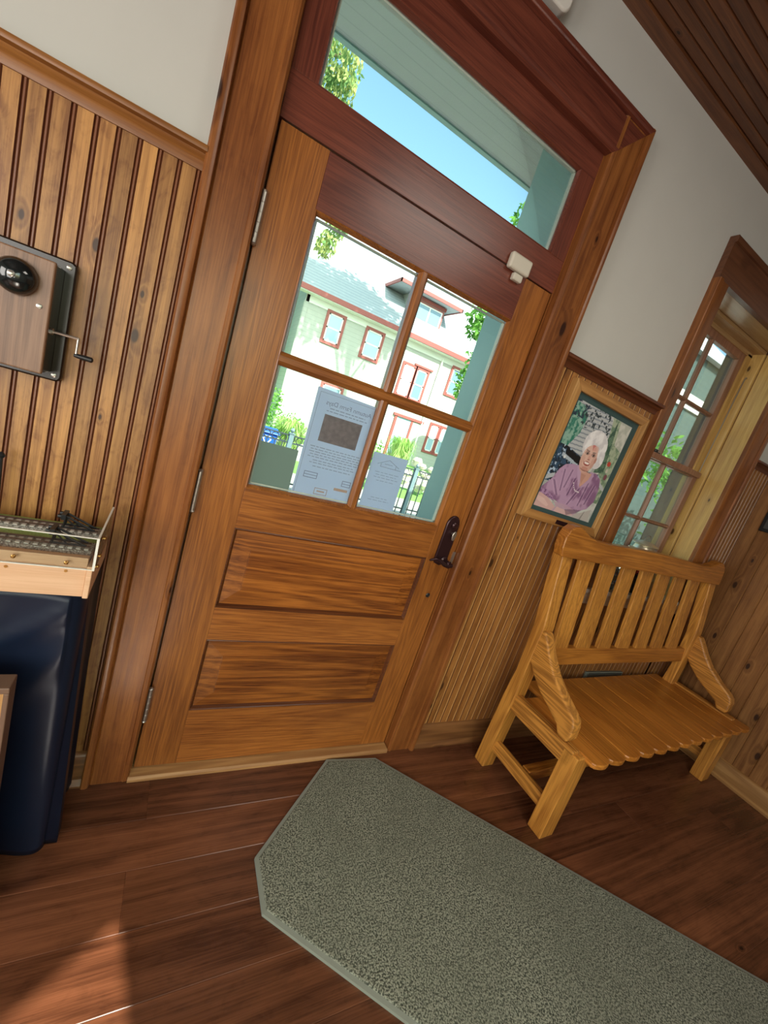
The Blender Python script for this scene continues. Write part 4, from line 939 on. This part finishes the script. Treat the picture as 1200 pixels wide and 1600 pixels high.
for z, a, b in ((1.468, .350, .485), (1.458, .340, .495), (1.330, .318, .512), (1.321, .322, .514), (1.312, .318, .510), (1.303, .324, .512), (1.294, .318, .508), (1.283, .34, .50), (1.274, .33, .505), (1.262, .345, .49)):
    x = a
    while x < b: l = random.uniform(.008, .02); line(x, min(b, x + l), z); x += l + .004
for (a, b, c_, d) in ((.303, .521, 1.512, 1.5135), (.303, .521, 1.155, 1.1565)): mb.box(a, b, YP - .0006, YP - .0002, c_, d)
mb.box(.303, .3045, YP - .0006, YP - .0002, 1.156, 1.513).box(.5195, .521, YP - .0006, YP - .0002, 1.156, 1.513)
mb.build('small_print', 'ink_soft', ps)['kind'] = 'stuff'
MB().box(.338, .482, YP - .0007, YP - .0001, 1.352, 1.446).build('poster_photo', 'ink_photo', ps)
for a, b, c_, d in ((.322, .372, 1.218, 1.240), (.470, .505, 1.212, 1.234)):
    t_ = .0022; mb = MB()
    for q in ((a, b, c_, c_ + t_), (a, b, d - t_, d), (a, a + t_, c_, d), (b - t_, b, c_, d), (a + t_, b - t_, (c_ + d) / 2 - .001, (c_ + d) / 2 + .001)): mb.box(q[0], q[1], YP - .0006, YP - .0002, q[2], q[3])
    mb.build('sponsor_logo', 'ink', ps)
mb = MB(); a, b, c_, d = .375, .424, 1.164, 1.188; t_ = .0022
for q in ((a, b, c_, c_ + t_), (a, b, d - t_, d), (a, a + t_, c_, d), (b - t_, b, c_, d), (a + .01, b - .01, c_ + .01, c_ + .015), (.446, .500, 1.192, 1.202)): mb.box(q[0], q[1], YP - .0006, YP - .0002, q[2], q[3])
mb.build('sponsor_logo', 'ink_red', ps)
sheet('square_notice', [(.150, 1.152), (.286, 1.150), (.284, 1.301), (.148, 1.302)], 'paper_grey', 'square grey green sheet in the bottom left corner of the door glass', 'notice')
nn = sheet('house_notice', [(.562, 1.150), (.712, 1.150), (.708, 1.372), (.558, 1.370)], 'paper', 'pale sheet with a faint house drawing in the lower right door pane', 'notice')
mb = MB()
for pa, pb in (((.585, 1.330), (.632, 1.352)), ((.632, 1.352), (.680, 1.330)), ((.600, 1.322), (.690, 1.322)), ((.60, 1.335), (.60, 1.322)), ((.665, 1.335), (.665, 1.322)), ((.615, 1.335), (.650, 1.335))):
    mb.tube([(pa[0], YP - .0004, pa[1]), (pb[0], YP - .0004, pb[1])], .0010, 4)
for z, a, b in ((1.300, .585, .690), (1.290, .59, .68), (1.280, .585, .69), (1.268, .60, .68), (1.200, .60, .67), (1.190, .59, .68)): 
    x = a
    while x < b: l = random.uniform(.01, .02); line(x, min(b, x + l), z, .0009); x += l + .005
mb.build('small_print', 'ink_soft', nn)['kind'] = 'stuff'

# lantern and jar on the stool
def lantern(x, y, z):
    L_ = empty('railroad_lantern', (x, y, z), 'metal railroad lantern on the window stool, its lid just above the bench back', 'lantern')
    mb = MB(); mb.lathe([(.085, 0), (.090, .02), (.075, .035), (.075, .085), (.050, .10), (.045, .11)], (x, y, z), 'z', 24); mb.build('base', 'black_iron', L_, smooth=True)
    mb = MB(); mb.lathe([(.048, .11), (.058, .15), (.058, .20), (.046, .24)], (x, y, z), 'z', 24); mb.build('globe', glass('red lantern globe', (.75, .25, .22), 1), L_, smooth=True)
    mb = MB(); mb.lathe([(.046, .24), (.078, .245), (.082, .255), (.060, .262), (.052, .285), (.070, .290), (.072, .297), (.045, .308), (.02, .315)], (x, y, z), 'z', 24); mb.build('lid', flat('pale brassy metal', (.60, .54, .40), .3, .6), L_, smooth=True)
    mb = MB()
    for k_ in range(4): a = k_ * PI / 2 + .4; mb.tube([(x + .078 * math.cos(a), y + .078 * math.sin(a), z + .03), (x + .082 * math.cos(a), y + .082 * math.sin(a), z + .25)], .0025, 6)
    mb.torus((x, y, z + .17), .078, .0025, 'z', 24, 5)
    mb.build('guard_wires', 'steel', L_)
    mb = MB(); pts = [(x + .03 * math.cos(PI * k_ / 10), y, z + .315 + .035 * math.sin(PI * k_ / 10)) for k_ in range(11)]; mb.tube(pts, .0025, 6); mb.build('bail', 'steel', L_)
lantern(2.475, .045, .987)
j = empty('glass_insulator', (2.24, .03, .987), 'round glass insulator on the window stool seen between the bench slats', 'insulator')
mb = MB(); mb.lathe([(.045, 0), (.050, .01), (.052, .035), (.038, .045), (.042, .055), (.046, .085), (.030, .098), (.036, .108), (.036, .120), (.020, .135), (.004, .138)], (2.24, .03, .987), 'z', 24)
mb.build('body', flat('dark green blue glass', (.05, .09, .11), .08, spec=.9), j, smooth=True)
j = empty('stoneware_jug', (2.66, .05, .987), 'small rounded tan jug on the window stool behind the right bench slats', 'jug')
mb = MB(); mb.lathe([(.040, 0), (.058, .015), (.066, .05), (.060, .085), (.032, .105), (.028, .125), (.034, .130), (.030, .131)], (2.66, .05, .987), 'z', 24)
mb.build('body', flat('tan stoneware glaze', (.42, .34, .22), .3), j, smooth=True)
# vent behind bench
vt = empty('wall_vent', (2.54, -.02, .40), 'grey green metal wall vent low behind the bench', 'vent')
MB().box(2.36, 2.74, -.030, -.012, .365, .435).build('cover', flat('grey green enamel', (.16, .18, .15), .5), vt, bev=.004)
mb = MB()
for k_ in range(5): mb.box(2.375, 2.725, -.032, -.029, .375 + k_ * .012, .380 + k_ * .012)
mb.build('louvre', 'black_iron', vt)
# plaque on right wall
pq = empty('wall_plaque', (3.35, -.22, 1.65), 'dark framed plaque at the right edge on the plank wall', 'plaque')
MB().box(3.336, 3.357, -.42, -.094, 1.578, 1.86).build('frame', 'black_iron', pq, bev=.004)
MB().box(3.332, 3.337, -.40, -.115, 1.60, 1.84).build('panel', flat('slate grey panel', (.06, .065, .065), .4), pq)

# old telephone box
ph = empty('wall_telephone', (-.49, -.02, 1.46), 'old oak wall telephone with black bells and side crank on the beadboard', 'telephone')
mb = MB(); x0, x1, z0, z1, r_ = -.612, -.366, 1.320, 1.607, .014; pl = []
for cx_, cz_, a0 in ((x1 - r_, z1 - r_, 0), (x0 + r_, z1 - r_, 90), (x0 + r_, z0 + r_, 180), (x1 - r_, z0 + r_, 270)):
    for k_ in range(6): a = math.radians(a0 + 18 * k_); pl.append((cx_ + r_ * math.cos(a), cz_ + r_ * math.sin(a)))
mb.prism(pl, 'y', -.034, -.013).build('backboard', 'phone_dark', ph, bev=.004, smooth=True)
MB().box(-.590, -.388, -.110, -.034, 1.340, 1.583).build('case', 'phone_dark', ph, bev=.003)
MB().prism([(-.592, 1.338), (-.386, 1.338), (-.386, 1.585), (-.592, 1.585)], 'y', -.122, -.110).build('front_panel', 'phone_oak', ph, bev=.003)
for bx in (-.447, -.531):
    bl = MB(); bl.lathe([(.036, .006), (.0375, .010), (.036, .018), (.031, .026), (.022, .033), (.010, .037), (.004, .0375)], (bx, -.122, 1.529), '-y', 32)
    b_ = bl.build('bell', 'bell', ph, smooth=True)
    MB().lathe([(.0065, .037), (.0065, .041), (.003, .043)], (bx, -.122, 1.529), '-y', 10).build('bell_screw', 'steel', b_, smooth=True)
    MB().lathe([(.006, .0), (.006, .010)], (bx, -.122, 1.529), '-y', 10).build('bell_stem', 'steel', b_, smooth=True)
for x, y, z in ((-.381, -.034, 1.592), (-.381, -.034, 1.335), (-.597, -.034, 1.592), (-.597, -.034, 1.335), (-.405, -.122, 1.484), (-.573, -.122, 1.484)):
    MB().lathe([(.0055, 0), (.0055, .002), (.003, .003)], (x, y, z), '-y', 12).build('screw', 'steel', ph, smooth=True)
cy_ = -.085
mb = MB(); mb.tube([(-.392, cy_, 1.438), (-.334, cy_, 1.440)], .0032, 8).tube([(-.334, cy_, 1.442), (-.334, cy_, 1.400)], .0028, 8)
mb.lathe([(.008, 0), (.008, .005)], (-.388, cy_, 1.438), 'x', 12)
cr = mb.build('crank', 'steel', ph, smooth=True)
MB().tube([(-.338, cy_, 1.400), (-.330, cy_, 1.400), (-.318, cy_, 1.400), (-.302, cy_, 1.400), (-.299, cy_, 1.400)], [.004, .0055, .0065, .0065, .003], 12).build('crank_handle', 'black_iron', cr, smooth=True)

# ---------------------------------------------------------------- table, cloth, diorama
TX0 = -2.0
tb_ = empty('folding_table', (-1.1, -.15, 0), 'narrow table hidden under the black cloth along the left wall', 'table')
MB().box(TX0 + .02, -.235, -.225, -.050, .825, .848).build('tabletop', 'black_iron', tb_)
for x, y in ((-1.9, -.20), (-1.9, -.07), (-.30, -.195), (-.30, -.08)): MB().tube([(x, y, 0), (x, y, .825)], .014, 10).build('leg', 'steel', tb_)
# cloth: perimeter path (x, y) at height z, from the front left round the corner to the wall
def cloth_path(s_, t_):
    """s_ along hem 0..1, t_ 0 top .. 1 floor"""
    Lf = 1.75; Ls = .20; rc = .05
    tot = Lf + Ls + rc * PI / 2; d = s_ * tot
    xr = -.200 + .020 * t_; yf = -.275
    if d < Lf: x, y, nx, ny = TX0 + d * (xr - rc - TX0) / Lf, yf, 0, -1
    elif d < Lf + rc * PI / 2:
        a = (d - Lf) / rc; x, y = xr - rc + rc * math.sin(a), yf + rc - rc * math.cos(a); nx, ny = math.sin(a), -math.cos(a)
    else: q = d - Lf - rc * PI / 2; x, y, nx, ny = xr, yf + rc + q * (abs(yf + rc) - .035) / Ls, 1, 0
    fold = math.sin(d * 21 + 1.3) * .5 + math.sin(d * 37 + .4) * .3 + .35 * math.sin(d * 9)
    amp = .004 + .016 * t_ ** .7
    off = fold * amp - .006 - (.030 * t_ if ny < -.1 else 0) * 1
    x += nx * off; y += ny * off
    x += nx * .012 * t_
    return x, y
NS, NT = 520, 40; vv = []; ff = []
for jt in range(NT + 1):
    t_ = jt / NT
    for i in range(NS + 1):
        s_ = i / NS; x, y = cloth_path(s_, t_); d = s_ * 2.03
        # diagonal gather falling from the corner
        g = math.exp(-((s_ - (.93 - .30 * t_)) / .018) ** 2) * .012 * (1 - t_) + math.exp(-((s_ - (.90 - .55 * t_)) / .02) ** 2) * .012 * (1 - t_)
        y -= g if s_ < .87 else 0
        vv.append((x, y, .853 * (1 - t_) + .006 + .004 * math.sin(d * 21)* t_))
for jt in range(NT):
    for i in range(NS): a = jt * (NS + 1) + i; ff.append((a, a + NS + 1, a + NS + 2, a + 1))
mb = MB(); mb.add(vv, ff); mb.add([(TX0, -.272, .8585), (-.208, -.272, .8585), (-.208, -.035, .8585), (TX0, -.035, .8585)], [(0, 1, 2, 3)])
o = mb.build('tablecloth', 'cloth', smooth=False); o.data.polygons.foreach_set('use_smooth', [True] * len(o.data.polygons)); tag(o, 'dark navy satin cloth hanging to the floor over the narrow table', 'tablecloth')
sm = o.modifiers.new('thickness', 'SOLIDIFY'); sm.thickness = .002

dio = empty('model_railway_layout', (-1.0, -.15, .86), 'shallow pine tray holding a model railway scene on the black covered table', 'model')
DX = -.215
mb = MB(); mb.box(TX0, DX, -.282, -.264, .861, .963).build('front_board', 'tray_pine', dio, bev=.0015)
MB().rnd().box(DX + .0005, DX + .012, -.290, -.045, .861, .945).build('end_board', 'tray_pine', dio, bev=.0015)
mb = MB(); mb.box(TX0, DX - .001, -.263, -.045, .862, .935); mb.build('base', 'black_iron', dio)
gm, nt, out = new_mat('scenic ground'); tc = N(nt, 'ShaderNodeTexCoord'); s = N(nt, 'ShaderNodeSeparateXYZ'); nt.links.new(tc.outputs['Object'], s.inputs[0])
ns = N(nt, 'ShaderNodeTexNoise'); ns.inputs['Scale'].default_value = 260; ns.inputs['Detail'].default_value = 3; nt.links.new(tc.outputs['Object'], ns.inputs['Vector'])
yv = s.outputs[1]
g1 = math_(nt, 'LESS_THAN', math_(nt, 'ABSOLUTE', math_(nt, 'ADD', yv, .155)), .012); g2 = math_(nt, 'GREATER_THAN', yv, -.072)
gr = math_(nt, 'MAXIMUM', g1, g2)
c = mixc(nt, remap(nt, ns.outputs['Fac'], .35, .65), (.17, .16, .14), (.58, .56, .49)); cg = mixc(nt, ns.outputs['Fac'], (.16, .28, .05), (.46, .58, .20)); c = mixc(nt, gr, c, cg)
p = N(nt, 'ShaderNodeBsdfPrincipled'); p.inputs['Roughness'].default_value = .95; nt.links.new(c, p.inputs['Base Color'])
b = N(nt, 'ShaderNodeBump'); b.inputs['Strength'].default_value = 1; b.inputs['Distance'].default_value = .003; nt.links.new(ns.outputs['Fac'], b.inputs['Height']); nt.links.new(b.outputs[0], p.inputs['Normal']); nt.links.new(p.outputs[0], out.inputs[0])
mb = MB()
prof = [(-.263, .935), (-.263, .952), (-.250, .956), (-.24, .962), (-.185, .962), (-.170, .954), (-.145, .954), (-.130, .962), (-.085, .962), (-.072, .953), (-.045, .952), (-.045, .935)]
mb.prism(prof, 'x', TX0 + .001, DX - .002).build('ground', gm, dio)
for yc in (-.107, -.212):
    mb = MB()
    x = -.86
    while x < DX - .01: mb.rnd().box(x, x + .0085, yc - .023, yc + .022, .9615, .9645); x += .0165
    tie = mb.build('sleepers', flat('grey brown sleepers', (.62, .57, .50), .8, noise=.2), dio)
    tie['kind'] = 'stuff'
    mb = MB(); mb.box(-.86, DX - .008, yc - .0125, yc - .0100, .9645, .9685).box(-.86, DX - .008, yc + .0100, yc + .0125, .9645, .9685); mb.build('rails', flat('rusty rail', (.13, .08, .06), .35, .6), dio)
    # buffer stop at the end of this track
    bs = mb = MB(); bx = -.300
    for s_ in (-1, 1):
        yy = yc + s_ * .011
        mb.tube([(bx, yy, .966), (bx + .004, yy, 1.000)], .0028, 6).tube([(bx + .004, yy, .998), (bx + .066, yy, .968)], .0028, 6).tube([(bx - .004, yy, .968), (bx + .070, yy, .968)], .0026, 6).tube([(bx + .030, yy, .968), (bx + .006, yy, .992)], .002, 6)
    mb.box(bx - .006, bx + .004, yc - .020, yc + .020, .990, 1.004); mb.lathe([(.005, 0), (.005, .008)], (bx - .006, yc - .012, .997), '-x', 8).lathe([(.005, 0), (.005, .008)], (bx - .006, yc + .012, .997), '-x', 8)
    mb.build('buffer_stop', 'black_iron', dio)
mb = MB(); mb.box(TX0, -.2045, -.2925, -.2885, .938, 1.020); a_ = mb.build('front_guard', 'acrylic', dio)
MB().box(TX0, -.2045, -.2927, -.2883, 1.0185, 1.0205).build('polished_edge', 'acrylic_edge', a_)
MB().box(TX0, -.2045, -.2927, -.2883, .9375, .9395).build('polished_edge', 'acrylic_edge', a_)
mb = MB(); mb.prism([(-.2885, .938), (-.2885, 1.020), (-.075, 1.028), (-.060, 1.020), (-.060, .938)], 'x', -.2035, -.1995); a_ = mb.build('end_guard', 'acrylic', dio)
mb = MB(); mb.prism([(-.2887, 1.018), (-.2887, 1.021), (-.075, 1.029), (-.060, 1.021), (-.060, 1.018), (-.075, 1.0265)], 'x', -.2037, -.1993).box(-.2045, -.1993, -.2927, -.2885, .937, 1.021); mb.build('polished_edge', 'acrylic_edge', a_)
for x, z in ((-.350, .956), (-.255, .953), (-.45, .957), (-.56, .957)):
    MB().lathe([(.0045, 0), (.0045, .004), (.002, .006)], (x, -.2925, z), '-y', 12).build('screw', 'brass', dio, smooth=True)
for x, z in ((-.363, .924), (-.255, .926), (-.50, .924)):
    MB().lathe([(.0035, 0), (.0035, .001)], (x, -.282, z), '-y', 12).build('screw', 'brass', dio, smooth=True)
for y, z in ((-.200, .985), (-.235, .952), (-.250, .930)):
    MB().lathe([(.0045, 0), (.0045, .003), (.002, .005)], (-.1995, y, z), 'x', 12).build('screw', 'brass', dio, smooth=True)
mb = MB(); mb.tube([(-.452, -.052, .955), (-.456, -.052, 1.105)], .0042, 8).lathe([(.004, 0), (.007, .003), (.008, .008), (.004, .014), (.001, .016)], (-.456, -.052, 1.103), 'z', 10).tube([(-.456, -.052, 1.10), (-.450, -.056, 1.106), (-.446, -.056, 1.112)], .001, 5)
sg = mb.build('signal_mast', 'black_iron', dio, smooth=True)

# leaning framed board bottom left
lb = empty('framed_board', (-.62, -.37, 0), 'golden pine board with brown edging standing before the black cloth at the left edge', 'board')
MB().rnd().box(-1.02, -.312, -.386, -.350, .0, .675).build('panel', 'board_pine', lb)
mb = MB(); mb.box(-1.03, -.302, -.392, -.343, .675, .690).box(-.312, -.302, -.392, -.343, 0, .675).box(-1.03, -1.02, -.392, -.343, 0, .675); mb.build('edging', 'board_edge', lb, bev=.002)

# ---------------------------------------------------------------- unseen panel added at the rear opening to shape the sun patch
k42 = math.tan(SUN_EL) / 1.0
def back(px_, py_):
    d = (py_ - YB) / .983; return (px_ + .185 * d, d * math.tan(SUN_EL))
a1, a2, a3 = back(.0, -.512), back(-.154, -.623), back(.02, -.52)
sx = a1[0]; sl2 = (a1[1] - a2[1]) / (a1[0] - a2[0])
cu = MB(); pts = [(OX0 - .05, OZ + .1), (OX1 + .15, OZ + .1), (OX1 + .15, .7), (a3[0], .7), (a3[0], a3[1]), (a1[0], a1[1]), (OX0 - .05, a1[1] + sl2 * (OX0 - .05 - a1[0]))]
cu.prism(pts, 'y', YB + .03, YB + .04)
o = cu.build('curtain', flat('grey curtain cloth', (.35, .33, .30), .9)); tag(o, 'grey tied back curtain at the opening behind the viewer', 'curtain')
